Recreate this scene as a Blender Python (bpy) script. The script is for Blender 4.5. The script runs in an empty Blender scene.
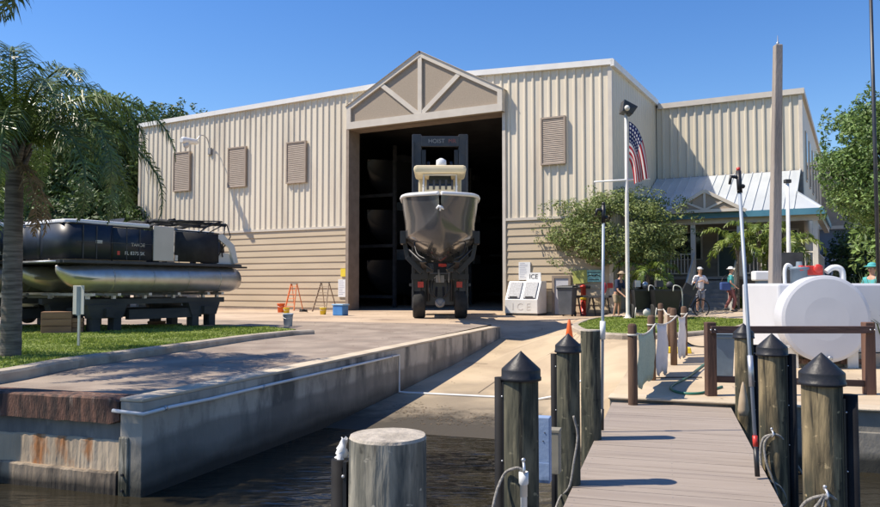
import bpy, math, random
from mathutils import Vector, Matrix, Euler
R = math.radians
C = bpy.context.scene.collection
rnd = random.Random(7)

# ------------------------------------------------------------------ camera maths (pixel of the 880x507 photo -> place)
FPX = 760.0
PITCH = math.atan(31.5 / FPX)
EYE = 1.2
sP, cP = math.sin(PITCH), math.cos(PITCH)
def ray(px, py):
    u = (px - 440) / FPX; v = (253.5 - py) / FPX
    return Vector((u, cP - v * sP, sP + v * cP))
def at(px, py, z=None, Y=None):
    d = ray(px, py)
    k = (z - EYE) / d.z if z is not None else Y / d.y
    return Vector((d.x * k, d.y * k, EYE + d.z * k))

# ------------------------------------------------------------------ mesh builder
class MB:
    def __init__(s): s.v = []; s.f = []; s.sm = []; s.uv = None
    def add(s, vs, fs, smooth=False):
        n = len(s.v); s.v += [tuple(v) for v in vs]
        for f in fs: s.f.append(tuple(i + n for i in f)); s.sm.append(smooth)
        return s
    def box(s, x0, x1, y0, y1, z0, z1, M=None):
        vs = [Vector(p) for p in ((x0,y0,z0),(x1,y0,z0),(x1,y1,z0),(x0,y1,z0),(x0,y0,z1),(x1,y0,z1),(x1,y1,z1),(x0,y1,z1))]
        if M is not None: vs = [M @ v for v in vs]
        return s.add(vs, [(0,3,2,1),(4,5,6,7),(0,1,5,4),(1,2,6,5),(2,3,7,6),(3,0,4,7)])
    def cbox(s, c, sx, sy, sz, M=None):
        T = Matrix.Translation(c) @ (M.to_4x4() if M is not None else Matrix())
        return s.box(-sx/2, sx/2, -sy/2, sy/2, -sz/2, sz/2, T)
    def beam(s, p0, p1, w, h, up=(0,0,1)):
        p0 = Vector(p0); p1 = Vector(p1); d = (p1 - p0); L = d.length; d.normalize()
        up = Vector(up); sd = d.cross(up)
        if sd.length < 1e-4: sd = d.cross(Vector((0,1,0)))
        sd.normalize(); u = sd.cross(d)
        vs = []
        for q in (p0, p1):
            for a, b in ((-1,-1),(1,-1),(1,1),(-1,1)): vs.append(q + sd*a*w/2 + u*b*h/2)
        return s.add(vs, [(0,1,2,3),(7,6,5,4),(0,4,5,1),(1,5,6,2),(2,6,7,3),(3,7,4,0)])
    def tube(s, pts, r, n=8, caps=True, smooth=True):
        pts = [Vector(p) for p in pts]; m = len(pts)
        rs = r if isinstance(r, (list, tuple)) else [r]*m
        d0 = (pts[1]-pts[0]).normalized()
        a = d0.orthogonal().normalized()
        vs = []
        for i in range(m):
            if i == 0: d = pts[1]-pts[0]
            elif i == m-1: d = pts[-1]-pts[-2]
            else: d = (pts[i+1]-pts[i]).normalized() + (pts[i]-pts[i-1]).normalized()
            if d.length < 1e-6: d = Vector((0,0,1))
            d.normalize(); a = (a - d*a.dot(d))
            if a.length < 1e-5: a = d.orthogonal()
            a.normalize(); b = d.cross(a)
            for k in range(n):
                t = 2*math.pi*k/n
                vs.append(pts[i] + (a*math.cos(t) + b*math.sin(t))*rs[i])
        fs = [(i*n+k, i*n+(k+1)%n, (i+1)*n+(k+1)%n, (i+1)*n+k) for i in range(m-1) for k in range(n)]
        s.add(vs, fs, smooth)
        if caps:
            N = len(s.v) - m*n
            s.f.append(tuple(N+k for k in range(n))[::-1]); s.sm.append(False)
            s.f.append(tuple(N+(m-1)*n+k for k in range(n))); s.sm.append(False)
        return s
    def lathe(s, prof, n=24, c=(0,0,0), smooth=True, M=None):
        c = Vector(c); vs = []
        for (r, z) in prof:
            for k in range(n):
                t = 2*math.pi*k/n; p = Vector((r*math.cos(t), r*math.sin(t), z))
                if M is not None: p = M @ p
                vs.append(c + p)
        m = len(prof)
        fs = [(i*n+k, i*n+(k+1)%n, (i+1)*n+(k+1)%n, (i+1)*n+k) for i in range(m-1) for k in range(n)]
        s.add(vs, fs, smooth)
        N = len(s.v) - m*n
        if prof[0][0] > 1e-4: s.f.append(tuple(N+k for k in range(n))[::-1]); s.sm.append(False)
        if prof[-1][0] > 1e-4: s.f.append(tuple(N+(m-1)*n+k for k in range(n))); s.sm.append(False)
        return s
    def ball(s, c, rx, ry=None, rz=None, n=12, m=8):
        ry = ry or rx; rz = rz or rx
        vs = []; c = Vector(c)
        for i in range(m+1):
            p = math.pi*i/m
            for k in range(n):
                t = 2*math.pi*k/n
                vs.append(c + Vector((rx*math.sin(p)*math.cos(t), ry*math.sin(p)*math.sin(t), -rz*math.cos(p))))
        return s.add(vs, [(i*n+k, i*n+(k+1)%n, (i+1)*n+(k+1)%n, (i+1)*n+k) for i in range(m) for k in range(n)], True)
    def prism(s, poly, y0, y1):           # poly in xz
        n = len(poly)
        vs = [(x, y0, z) for x, z in poly] + [(x, y1, z) for x, z in poly]
        return s.add(vs, [tuple(range(n)), tuple(range(2*n-1, n-1, -1))] + [(i, i+n, (i+1)%n+n, (i+1)%n) for i in range(n)])
    def slab(s, poly, z0, z1):            # poly in xy, counter clockwise
        n = len(poly)
        vs = [(p[0], p[1], z0) for p in poly] + [(p[0], p[1], z1) for p in poly]
        return s.add(vs, [tuple(range(n))[::-1], tuple(range(n, 2*n))] + [(i, (i+1)%n, (i+1)%n+n, i+n) for i in range(n)])
    def grid(s, P, smooth=True):          # P[i][j] points
        n = len(P[0]); vs = [p for r in P for p in r]
        return s.add(vs, [(i*n+j, i*n+j+1, (i+1)*n+j+1, (i+1)*n+j) for i in range(len(P)-1) for j in range(n-1)], smooth)
    def build(s, name, mat, parent=None, bevel=0, sub=0):
        me = bpy.data.meshes.new(name); me.from_pydata(s.v, [], s.f)
        me.polygons.foreach_set('use_smooth', s.sm); me.materials.append(mat); me.update()
        o = bpy.data.objects.new(name, me); C.objects.link(o)
        if parent is not None: o.parent = parent
        if bevel:
            m = o.modifiers.new('bevel', 'BEVEL'); m.width = bevel; m.segments = 2; m.limit_method = 'ANGLE'; m.angle_limit = R(40)
        if sub:
            m = o.modifiers.new('sub', 'SUBSURF'); m.levels = m.render_levels = sub
        return o

def tag(o, label=None, cat=None, group=None, kind=None):
    if label: o['label'] = label
    if cat: o['category'] = cat
    if group: o['group'] = group
    if kind: o['kind'] = kind
    return o
def thing(name, label, cat, loc=(0,0,0), rz=0, group=None):
    o = bpy.data.objects.new(name, None); C.objects.link(o); o.empty_display_size = .2
    o.location = loc; o.rotation_euler = (0, 0, rz)
    return tag(o, label, cat, group)
def children(o): return [c for c in C.objects if c.parent == o]
def copy_tree(o, label=None, loc=None, rz=None, parent=None, ch=None):
    c = o.copy(); C.objects.link(c)
    if parent is not None: c.parent = parent
    for k in children(o): copy_tree(k, parent=c)
    if label: c['label'] = label
    if loc is not None: c.location = loc
    if rz is not None: c.rotation_euler.z = rz
    return c
def spline(pts, k=6):
    pts = [Vector(p) for p in pts]; out = []
    P = [pts[0]*2-pts[1]] + pts + [pts[-1]*2-pts[-2]]
    for i in range(1, len(P)-2):
        a, b, c, d = P[i-1:i+3]
        for j in range(k):
            t = j/k
            out.append(.5*((2*b) + (c-a)*t + (2*a-5*b+4*c-d)*t*t + (3*b-a-3*c+d)*t**3))
    out.append(pts[-1]); return out
def text(name, s, size, mat, parent, M, depth=.004, align='CENTER'):
    cu = bpy.data.curves.new(name, 'FONT'); cu.body = s; cu.size = size; cu.extrude = depth; cu.align_x = align; cu.align_y = 'CENTER'
    t = bpy.data.objects.new(name, cu); C.objects.link(t)
    bpy.context.view_layer.update()
    me = bpy.data.meshes.new_from_object(t.evaluated_get(bpy.context.evaluated_depsgraph_get()))
    bpy.data.objects.remove(t)
    me.name = name; me.materials.clear(); me.materials.append(mat)
    o = bpy.data.objects.new(name, me); C.objects.link(o); o.parent = parent; o.matrix_local = M
    return o
FRONT = Matrix.Rotation(R(90), 4, 'X')    # text facing -Y

# ------------------------------------------------------------------ materials
def mat(name, c1, c2=None, rough=.7, scale=3, detail=5, bump=0, bscale=None, metal=0, stretch=(1,1,1), lo=.35, hi=.65,
        dirt=None, dscale=.6, dlo=.5, dhi=.7, spec=.5, coat=0, island=0, trans=0):
    m = bpy.data.materials.new(name); m.use_nodes = True
    nt = m.node_tree; N = nt.nodes; L = nt.links; b = N['Principled BSDF']
    b.inputs['Roughness'].default_value = rough; b.inputs['Metallic'].default_value = metal
    b.inputs['Specular IOR Level'].default_value = spec
    if coat: b.inputs['Coat Weight'].default_value = coat; b.inputs['Coat Roughness'].default_value = .05
    tc = N.new('ShaderNodeTexCoord'); mp = N.new('ShaderNodeMapping'); mp.inputs['Scale'].default_value = stretch
    L.new(tc.outputs['Object'], mp.inputs['Vector'])
    c2 = c2 or tuple(min(1, x*1.12) for x in c1)
    nz = N.new('ShaderNodeTexNoise'); nz.inputs['Scale'].default_value = scale; nz.inputs['Detail'].default_value = detail
    L.new(mp.outputs[0], nz.inputs['Vector'])
    cr = N.new('ShaderNodeValToRGB'); e = cr.color_ramp.elements
    e[0].position = lo; e[0].color = (*c1, 1); e[1].position = hi; e[1].color = (*c2, 1)
    L.new(nz.outputs['Fac'], cr.inputs['Fac']); out = cr.outputs['Color']
    if dirt:
        n2 = N.new('ShaderNodeTexNoise'); n2.inputs['Scale'].default_value = dscale; n2.inputs['Detail'].default_value = 7
        n2.inputs['Roughness'].default_value = .62
        L.new(mp.outputs[0], n2.inputs['Vector'])
        r2 = N.new('ShaderNodeMapRange'); r2.inputs['From Min'].default_value = dlo; r2.inputs['From Max'].default_value = dhi
        L.new(n2.outputs['Fac'], r2.inputs['Value'])
        mx = N.new('ShaderNodeMix'); mx.data_type = 'RGBA'
        L.new(r2.outputs[0], mx.inputs[0]); L.new(out, mx.inputs[6]); mx.inputs[7].default_value = (*dirt, 1); out = mx.outputs[2]
    if island:
        g = N.new('ShaderNodeNewGeometry'); hs = N.new('ShaderNodeHueSaturation')
        mr = N.new('ShaderNodeMapRange'); mr.inputs['To Min'].default_value = 1-island; mr.inputs['To Max'].default_value = 1+island
        L.new(g.outputs['Random Per Island'], mr.inputs['Value']); L.new(mr.outputs[0], hs.inputs['Value'])
        L.new(out, hs.inputs['Color']); out = hs.outputs['Color']
    L.new(out, b.inputs['Base Color'])
    if bump:
        n3 = N.new('ShaderNodeTexNoise'); n3.inputs['Scale'].default_value = bscale or scale*6; n3.inputs['Detail'].default_value = 4
        L.new(mp.outputs[0], n3.inputs['Vector'])
        bp = N.new('ShaderNodeBump'); bp.inputs['Strength'].default_value = bump; bp.inputs['Distance'].default_value = .02
        L.new(n3.outputs['Fac'], bp.inputs['Height']); L.new(bp.outputs[0], b.inputs['Normal'])
    if trans:
        t = N.new('ShaderNodeBsdfTranslucent'); ms = N.new('ShaderNodeMixShader'); ms.inputs[0].default_value = trans
        L.new(out, t.inputs['Color']); L.new(b.outputs[0], ms.inputs[1]); L.new(t.outputs[0], ms.inputs[2])
        L.new(ms.outputs[0], N['Material Output'].inputs['Surface'])
    return m
def band(m, zc, w, col, noise=.25, nscale=1.5, below=True, power=1.0):
    """waterline stain on a real surface: everything below height zc takes colour col with a ragged edge"""
    nt = m.node_tree; N = nt.nodes; L = nt.links; b = N['Principled BSDF']
    src = b.inputs['Base Color'].links[0].from_socket
    g = N.new('ShaderNodeNewGeometry'); sx = N.new('ShaderNodeSeparateXYZ'); L.new(g.outputs['Position'], sx.inputs[0])
    nz = N.new('ShaderNodeTexNoise'); nz.inputs['Scale'].default_value = nscale; nz.inputs['Detail'].default_value = 6; L.new(g.outputs['Position'], nz.inputs['Vector'])
    a = N.new('ShaderNodeMath'); a.operation = 'MULTIPLY_ADD'; a.inputs[1].default_value = noise; L.new(nz.outputs['Fac'], a.inputs[0]); L.new(sx.outputs[2], a.inputs[2])
    mr = N.new('ShaderNodeMapRange'); mr.inputs['From Min'].default_value = zc+noise*.5-w; mr.inputs['From Max'].default_value = zc+noise*.5+w
    mr.inputs['To Min'].default_value = power; mr.inputs['To Max'].default_value = 0
    L.new(a.outputs[0], mr.inputs['Value'])
    mx = N.new('ShaderNodeMix'); mx.data_type = 'RGBA'; L.new(mr.outputs[0], mx.inputs[0]); L.new(src, mx.inputs[6]); mx.inputs[7].default_value = (*col, 1)
    L.new(mx.outputs[2], b.inputs['Base Color'])
    return m

M = {}
M['yard'] = mat('yard_concrete', (.42,.315,.215), (.54,.415,.295), .85, .45, 8, .25, 30, dirt=(.27,.195,.14), dscale=.35, dlo=.52, dhi=.68)
M['road'] = mat('old_asphalt', (.23,.185,.145), (.34,.275,.215), .88, 1.2, 8, .4, 60, dirt=(.20,.15,.115), dscale=.9, dlo=.5, dhi=.7)
M['ramp'] = mat('ramp_concrete', (.43,.335,.215), (.52,.41,.27), .82, .8, 8, .2, 25, dirt=(.33,.25,.165), dscale=.5, dlo=.5, dhi=.72)
band(M['ramp'], -.93, .06, (.20,.165,.115), .22, 1.2, power=.75)
band(M['ramp'], -1.03, .03, (.055,.045,.03), .12, 2.5)
M['landing'] = mat('landing_concrete', (.44,.35,.235), (.54,.43,.30), .82, 1.4, 8, .2, 30, dirt=(.34,.26,.18), dscale=.8, dlo=.5, dhi=.72)
M['walk'] = mat('walk_concrete', (.42,.34,.25), (.5,.41,.31), .82, 1.2, 6, .2, 30)
M['kerb'] = mat('kerb_concrete', (.33,.28,.22), (.44,.38,.30), .85, 2.5, 6, .3, 30, dirt=(.2,.17,.13), dscale=2)
M['seawall'] = mat('seawall_concrete', (.33,.30,.25), (.47,.43,.36), .85, 1.3, 9, .6, 14, stretch=(1,1,.45), dirt=(.11,.11,.10), dscale=1.0, dlo=.50, dhi=.62)
band(M['seawall'], -.50, .035, (.17,.16,.135), .30, .8, power=.75)
band(M['seawall'], -.80, .10, (.07,.068,.055), .35, 1.1, power=.8)
band(M['seawall'], -.98, .05, (.03,.03,.024), .2, 1.6)
M['cap'] = mat('cap_concrete', (.46,.38,.27), (.56,.47,.35), .85, 2, 6, .3, 30)
M['oldwall'] = mat('old_bulkhead', (.40,.31,.21), (.54,.43,.30), .88, 2.2, 9, .6, 12, stretch=(1.4,1.4,.5), dirt=(.40,.17,.06), dscale=1.6, dlo=.50, dhi=.60)
M['oldtop'] = mat('old_bulkhead_dark', (.14,.135,.125), (.24,.225,.20), .88, 3, 9, .6, 12, stretch=(1.4,1.4,.5), dirt=(.30,.28,.25), dscale=1.8, dlo=.56, dhi=.64)
M['oldfoot'] = mat('old_bulkhead_foot', (.24,.185,.13), (.34,.27,.19), .88, 3, 9, .6, 12, stretch=(1.4,1.4,.5), dirt=(.08,.065,.05), dscale=1.8, dlo=.5, dhi=.64)
band(M['oldfoot'], -1.0, .05, (.035,.028,.02), .12, 2)
band(M['oldwall'], -.95, .05, (.035,.028,.02), .15, 2)
M['bulk'] = mat('bulkhead_grey', (.16,.15,.13), (.27,.25,.21), .88, 1.6, 8, .6, 12, stretch=(1,1,.6), dirt=(.07,.065,.055), dscale=1.4, dlo=.48, dhi=.62)
band(M['bulk'], -.9, .06, (.03,.03,.025), .2, 2)
M['rust'] = mat('rusted_steel', (.042,.026,.02), (.17,.085,.055), .85, 9, 10, .6, 50, stretch=(1.6,1.6,.35), dirt=(.33,.24,.18), dscale=5, dlo=.58, dhi=.70, lo=.4, hi=.62)
M['wallmetal'] = mat('ribbed_metal_cream', (.68,.60,.465), (.74,.66,.52), .45, .5, 5, 0, stretch=(1,1,.15), dirt=(.50,.42,.32), dscale=.9, dlo=.52, dhi=.74)
M['sidewall'] = mat('plain_metal_cream', (.60,.54,.42), (.65,.585,.46), .5, .4, 4, 0)
M['siding'] = mat('lap_siding_tan', (.46,.37,.25), (.52,.42,.29), .6, 1.2, 5, .1, 20, stretch=(.3,.3,2))
M['trim'] = mat('trim_cream', (.56,.50,.42), (.62,.56,.47), .5, 2)
M['fascia'] = mat('white_fascia', (.72,.70,.66), (.78,.76,.72), .45, 2)
M['roofing'] = mat('roof_sheet', (.5,.5,.5), (.6,.6,.6), .5, 1)
M['panel'] = mat('taupe_panel', (.31,.25,.185), (.35,.285,.215), .7, 20, 4, .1, 60)
M['vent'] = mat('louver_tan', (.33,.26,.20), (.37,.295,.23), .6, 4)
M['jamb'] = mat('jamb_taupe', (.24,.19,.15), (.30,.24,.19), .7, 3)
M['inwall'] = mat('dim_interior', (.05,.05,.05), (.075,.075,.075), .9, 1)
M['white'] = mat('white_paint', (.74,.74,.73), (.8,.8,.79), .45, 2, dirt=(.62,.61,.58), dscale=1.2, dlo=.5, dhi=.85)
M['tank'] = mat('tank_white', (.56,.57,.60), (.62,.63,.66), .4, 1.2, dirt=(.50,.50,.51), dscale=1.2, dlo=.5, dhi=.9)
M['offwhite'] = mat('off_white', (.62,.60,.55), (.70,.68,.63), .6, 4)
M['cream'] = mat('cream_gelcoat', (.70,.58,.36), (.75,.63,.41), .35, 2)
M['beige'] = mat('beige_panel', (.60,.53,.44), (.65,.58,.49), .5, 2)
M['black'] = mat('black_plastic', (.012,.012,.014), (.02,.02,.022), .42, 3)
M['cap_black'] = mat('black_pile_cap', (.010,.011,.014), (.022,.023,.027), .45, 6, 5, .15, 30, spec=.3, dirt=(.05,.05,.05), dscale=5, dlo=.58, dhi=.75)
M['blackmatte'] = mat('black_canvas', (.015,.015,.016), (.03,.03,.03), .85, 3)
M['darkpaint'] = mat('dark_machine_paint', (.02,.023,.03), (.035,.038,.045), .4, 3, dirt=(.05,.045,.04), dscale=2)
M['fender'] = mat('fender_black', (.008,.008,.009), (.016,.016,.018), .75, 6, spec=.2)
M['tyre'] = mat('tyre_rubber', (.018,.018,.018), (.035,.034,.032), .85, 6)
M['steel'] = mat('galvanised_steel', (.42,.43,.45), (.52,.53,.55), .38, 6, metal=.7)
M['alu'] = mat('aluminium', (.52,.49,.45), (.62,.59,.54), .38, 3, metal=.8, dirt=(.48,.42,.34), dscale=2, dlo=.5, dhi=.75)
M['alupole'] = mat('aluminium_pole', (.27,.32,.38), (.34,.39,.45), .45, 3, metal=.2)
M['hull'] = mat('dark_hull_gelcoat', (.075,.074,.076), (.09,.089,.091), .2, .8, coat=.35)
M['navy'] = mat('navy_panel', (.018,.024,.036), (.026,.034,.048), .4, 2, spec=.35)
M['navylite'] = mat('slate_panel', (.06,.08,.11), (.075,.095,.125), .25, 2, coat=.4)
M['darkgrey'] = mat('dark_grey', (.035,.037,.04), (.06,.062,.066), .6, 4)
M['grey'] = mat('mid_grey', (.2,.2,.2), (.28,.28,.28), .6, 4)
M['glass'] = mat('tinted_glass', (.02,.03,.035), (.03,.04,.045), .06, 1)
M['teal'] = mat('teal_door', (.02,.06,.065), (.03,.08,.085), .4, 2)
M['red'] = mat('red_paint', (.50,.03,.02), (.6,.05,.035), .4, 4)
M['redlight'] = mat('red_lens', (.45,.012,.012), (.5,.02,.02), .2, 3)
M['orange'] = mat('orange_plastic', (.75,.12,.02), (.8,.15,.03), .45, 4)
M['yellow'] = mat('yellow_paint', (.75,.55,.03), (.8,.6,.05), .5, 6)
M['yellowgreen'] = mat('yellow_green_sign', (.38,.40,.10), (.46,.47,.14), .5, 6)
M['blue'] = mat('blue_plastic', (.05,.20,.50), (.07,.25,.56), .45, 4)
M['bluebox'] = mat('blue_box_faded', (.20,.29,.46), (.27,.36,.53), .6, 5, 7, .1, 40, dirt=(.10,.16,.27), dscale=4, dlo=.52, dhi=.62)
M['tanbox'] = mat('tan_box', (.22,.20,.15), (.30,.27,.20), .7, 5, dirt=(.12,.11,.085), dscale=5)
M['bluegrey'] = mat('blue_grey_plastic', (.13,.18,.23), (.18,.24,.29), .55, 3, dirt=(.1,.13,.16), dscale=2)
M['tealcloth'] = mat('teal_cloth', (.05,.32,.33), (.08,.38,.38), .8, 9)
M['tealsign'] = mat('teal_sign', (.22,.50,.50), (.30,.58,.56), .5, 6)
M['greycloth'] = mat('grey_cloth', (.25,.26,.30), (.33,.34,.38), .85, 9)
M['whitecloth'] = mat('white_cloth', (.72,.70,.74), (.8,.78,.82), .85, 9)
M['navycloth'] = mat('navy_cloth', (.02,.03,.07), (.03,.045,.09), .85, 9)
M['khaki'] = mat('khaki_cloth', (.34,.26,.17), (.40,.31,.21), .85, 9)
M['maroon'] = mat('maroon_cloth', (.18,.06,.06), (.24,.09,.08), .85, 9)
M['skin'] = mat('skin', (.48,.27,.18), (.52,.30,.20), .55, 9)
M['hair'] = mat('hair', (.10,.07,.05), (.16,.12,.09), .8, 20)
M['timber'] = mat('brown_fence_timber', (.085,.042,.028), (.17,.09,.06), .85, 4, 6, .5, 25, stretch=(1,1,.15), dirt=(.045,.025,.018), dscale=2)
M['rail'] = mat('dark_rail_timber', (.045,.026,.022), (.09,.05,.04), .8, 4, 6, .4, 25, stretch=(.2,1,1))
M['postwood'] = mat('weathered_post', (.075,.042,.026), (.17,.10,.062), .88, 5, 6, .5, 25, stretch=(1,1,.15))
def pile_mat(name, a, b, d):
    m = mat(name, a, b, .88, 16, 10, .9, 22, stretch=(1,1,.16), dirt=d, dscale=7, dlo=.47, dhi=.62, lo=.38, hi=.64)
    nt = m.node_tree; N = nt.nodes; L = nt.links; b_ = N['Principled BSDF']; src = b_.inputs['Base Color'].links[0].from_socket
    tc = N.new('ShaderNodeTexCoord'); prev = src
    for sc, st, lo, hi, col in ((34, .035, .60, .64, (.012,.011,.008)), (9, 1.0, .64, .70, tuple(x*.35 for x in a)), (15, 1.6, .66, .72, tuple(min(1,x*1.5) for x in b))):
        mp = N.new('ShaderNodeMapping'); mp.inputs['Scale'].default_value = (1, 1, st); L.new(tc.outputs['Object'], mp.inputs[0])
        n = N.new('ShaderNodeTexNoise'); n.inputs['Scale'].default_value = sc; n.inputs['Detail'].default_value = 4; L.new(mp.outputs[0], n.inputs['Vector'])
        r_ = N.new('ShaderNodeMapRange'); r_.inputs['From Min'].default_value = lo; r_.inputs['From Max'].default_value = hi; r_.inputs['To Max'].default_value = .85; L.new(n.outputs['Fac'], r_.inputs['Value'])
        x = N.new('ShaderNodeMix'); x.data_type = 'RGBA'; L.new(r_.outputs[0], x.inputs[0]); L.new(prev, x.inputs[6]); x.inputs[7].default_value = (*col, 1); prev = x.outputs[2]
    L.new(prev, b_.inputs['Base Color'])
    return band(m, -.85, .1, (.03,.032,.02), .3, 3)
M['pile'] = pile_mat('piling_timber', (.030,.032,.022), (.135,.125,.082), (.015,.020,.014))
M['pile_gold'] = pile_mat('piling_timber_golden', (.055,.045,.026), (.27,.21,.115), (.03,.032,.02))
M['pile_grey'] = pile_mat('piling_timber_grey', (.13,.125,.10), (.38,.35,.28), (.05,.058,.055))
M['endgrain'] = mat('pile_end_grain', (.34,.30,.24), (.46,.41,.34), .9, 14, 8, .6, 30, dirt=(.24,.21,.17), dscale=5)
M['crate'] = mat('wooden_block', (.22,.12,.07), (.34,.19,.11), .85, 4, 6, .3, 20, stretch=(.3,.3,2))
M['crib'] = mat('dark_cribbing', (.035,.036,.036), (.075,.07,.062), .8, 3, 6, .4, 15, stretch=(.3,1,1))
M['pine'] = mat('ladder_wood', (.42,.28,.15), (.52,.36,.2), .7, 5)
M['deck'] = mat('composite_deck', (.285,.235,.19), (.335,.28,.23), .7, 3.5, 6, .3, 45, stretch=(.35,3,1), dirt=(.235,.195,.165), dscale=1.2, dlo=.5, dhi=.8)
M['deckside'] = mat('dock_framing', (.07,.055,.035), (.13,.10,.07), .88, 4, 6, .4, 20)
M['pvc'] = mat('white_pvc', (.66,.66,.64), (.74,.74,.72), .4, 3)
M['rope'] = mat('grey_rope', (.20,.19,.17), (.36,.34,.31), .9, 60, 3, .6, 200)
M['roperail'] = mat('pale_rope', (.5,.47,.42), (.6,.57,.5), .9, 60)
M['hose'] = mat('green_hose', (.02,.13,.09), (.03,.17,.12), .45, 8)
M['net'] = mat('green_net', (.42,.50,.44), (.50,.57,.50), .85, 30, 3, .4, 80, trans=.3)
M['banner'] = mat('white_banner', (.62,.62,.66), (.70,.70,.74), .7, 4, trans=.2)
M['canvas'] = mat('tan_canvas', (.40,.33,.25), (.48,.40,.31), .85, 6)
M['blueroof'] = mat('galvalume_roof', (.50,.54,.56), (.58,.62,.64), .36, .8, metal=.25, spec=.5)
M['eave'] = mat('blue_eave_trim', (.06,.19,.27), (.08,.23,.31), .45, 2)
M['officewall'] = mat('office_siding', (.30,.265,.23), (.36,.32,.28), .75, 2, stretch=(.3,.3,3))
M['skirt'] = mat('porch_skirt', (.11,.09,.07), (.16,.135,.105), .85, 4)
M['concretepole'] = mat('concrete_pole', (.27,.235,.205), (.35,.305,.265), .85, 5, 7, .4, 40, stretch=(1,1,.2), dirt=(.2,.175,.15), dscale=3)
M['palmtrunk'] = mat('palm_trunk', (.10,.085,.07), (.23,.20,.165), .92, 6, 6, .8, 20, stretch=(.5,.5,5))
M['bark'] = mat('bark', (.07,.055,.04), (.15,.12,.09), .92, 8, 6, .8, 20, stretch=(1,1,.3))
M['palm'] = mat('palm_leaf', (.07,.12,.03), (.15,.21,.055), .36, 2, island=.45, trans=.22)
M['palmdead'] = mat('palm_dead_leaf', (.20,.13,.06), (.28,.19,.09), .8, 2, island=.3)
M['porchpalm'] = mat('areca_leaf', (.10,.17,.03), (.22,.27,.05), .45, 2, island=.4, trans=.3)
M['oak'] = mat('oak_leaf', (.15,.20,.06), (.26,.31,.10), .55, 1.2, island=.5, trans=.28)
M['darktree'] = mat('dark_tree_leaf', (.05,.095,.025), (.10,.155,.045), .55, .8, island=.5, trans=.22)
M['righttree'] = mat('ficus_leaf', (.10,.18,.045), (.19,.28,.08), .5, 1.2, island=.5, trans=.28)
M['shrub'] = mat('shrub_leaf', (.13,.18,.025), (.34,.34,.05), .5, 3, island=.5, trans=.25)
M['grassground'] = mat('grass_ground', (.14,.19,.03), (.23,.27,.06), .9, 3, 8, .8, 60, dirt=(.10,.12,.035), dscale=1.5)
M['grassblade'] = mat('grass_blade', (.17,.235,.03), (.30,.36,.07), .6, 1.3, island=.35, trans=.3)
M['agave'] = mat('agave_leaf', (.12,.17,.06), (.20,.25,.10), .5, 2, island=.3)

# water
def water_mat():
    m = bpy.data.materials.new('canal_water'); m.use_nodes = True; nt = m.node_tree; N = nt.nodes; L = nt.links; b = N['Principled BSDF']
    b.inputs['Base Color'].default_value = (.024, .021, .014, 1); b.inputs['Roughness'].default_value = .07; b.inputs['IOR'].default_value = 1.33
    tc = N.new('ShaderNodeTexCoord'); prev = None
    for sc, st, dist, det in (((1.1, 3.4, 1), .34, .10, 2), ((4.5, 11, 1), .34, .030, 3)):
        mp = N.new('ShaderNodeMapping'); mp.inputs['Scale'].default_value = sc; mp.inputs['Rotation'].default_value = (0, 0, R(12))
        L.new(tc.outputs['Object'], mp.inputs[0]); n = N.new('ShaderNodeTexNoise'); n.inputs['Scale'].default_value = 1.0; n.inputs['Detail'].default_value = det
        n.inputs['Distortion'].default_value = .5
        L.new(mp.outputs[0], n.inputs['Vector']); bp = N.new('ShaderNodeBump'); bp.inputs['Strength'].default_value = st; bp.inputs['Distance'].default_value = dist
        L.new(n.outputs['Fac'], bp.inputs['Height'])
        if prev: L.new(prev.outputs[0], bp.inputs['Normal'])
        prev = bp
    L.new(prev.outputs[0], b.inputs['Normal']); return m
M['water'] = water_mat()

# flag
def flag_mat():
    m = bpy.data.materials.new('flag_cloth'); m.use_nodes = True; nt = m.node_tree; N = nt.nodes; L = nt.links; b = N['Principled BSDF']
    b.inputs['Roughness'].default_value = .8
    uv = N.new('ShaderNodeUVMap'); uv.uv_map = 'uv'; sx = N.new('ShaderNodeSeparateXYZ'); L.new(uv.outputs[0], sx.inputs[0])
    def mth(op, a, b_=None, c=None):
        n = N.new('ShaderNodeMath'); n.operation = op
        for i, x in enumerate((a, b_, c)):
            if x is None: continue
            if isinstance(x, (int, float)): n.inputs[i].default_value = x
            else: L.new(x, n.inputs[i])
        return n.outputs[0]
    U, V = sx.outputs[0], sx.outputs[1]
    stripe = mth('MODULO', mth('FLOOR', mth('MULTIPLY', V, 13)), 2)           # 0 = red at the bottom edge
    can = mth('MULTIPLY', mth('LESS_THAN', U, .4), mth('GREATER_THAN', V, 6/13))
    su = mth('MULTIPLY', U, 6/.4); sv = mth('MULTIPLY', mth('SUBTRACT', V, 6/13), 5/(7/13))
    fu = mth('SUBTRACT', mth('FRACT', su), .5); fv = mth('SUBTRACT', mth('FRACT', sv), .5)
    star = mth('LESS_THAN', mth('ADD', mth('MULTIPLY', fu, fu), mth('MULTIPLY', fv, fv)), .07)
    def mix(f, a, c):
        n = N.new('ShaderNodeMix'); n.data_type = 'RGBA'; L.new(f, n.inputs[0])
        for i, x in ((6, a), (7, c)):
            if isinstance(x, tuple): n.inputs[i].default_value = x
            else: L.new(x, n.inputs[i])
        return n.outputs[2]
    st = mix(stripe, (.42, .015, .03, 1), (.72, .70, .68, 1))
    cn = mix(star, (.015, .025, .11, 1), (.7, .7, .7, 1))
    L.new(mix(can, st, cn), b.inputs['Base Color'])
    t = N.new('ShaderNodeBsdfTranslucent'); L.new(b.inputs['Base Color'].links[0].from_socket, t.inputs[0]); ms = N.new('ShaderNodeMixShader'); ms.inputs[0].default_value = .3
    L.new(b.outputs[0], ms.inputs[1]); L.new(t.outputs[0], ms.inputs[2]); L.new(ms.outputs[0], N['Material Output'].inputs['Surface'])
    return m
M['flag'] = flag_mat()

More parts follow.
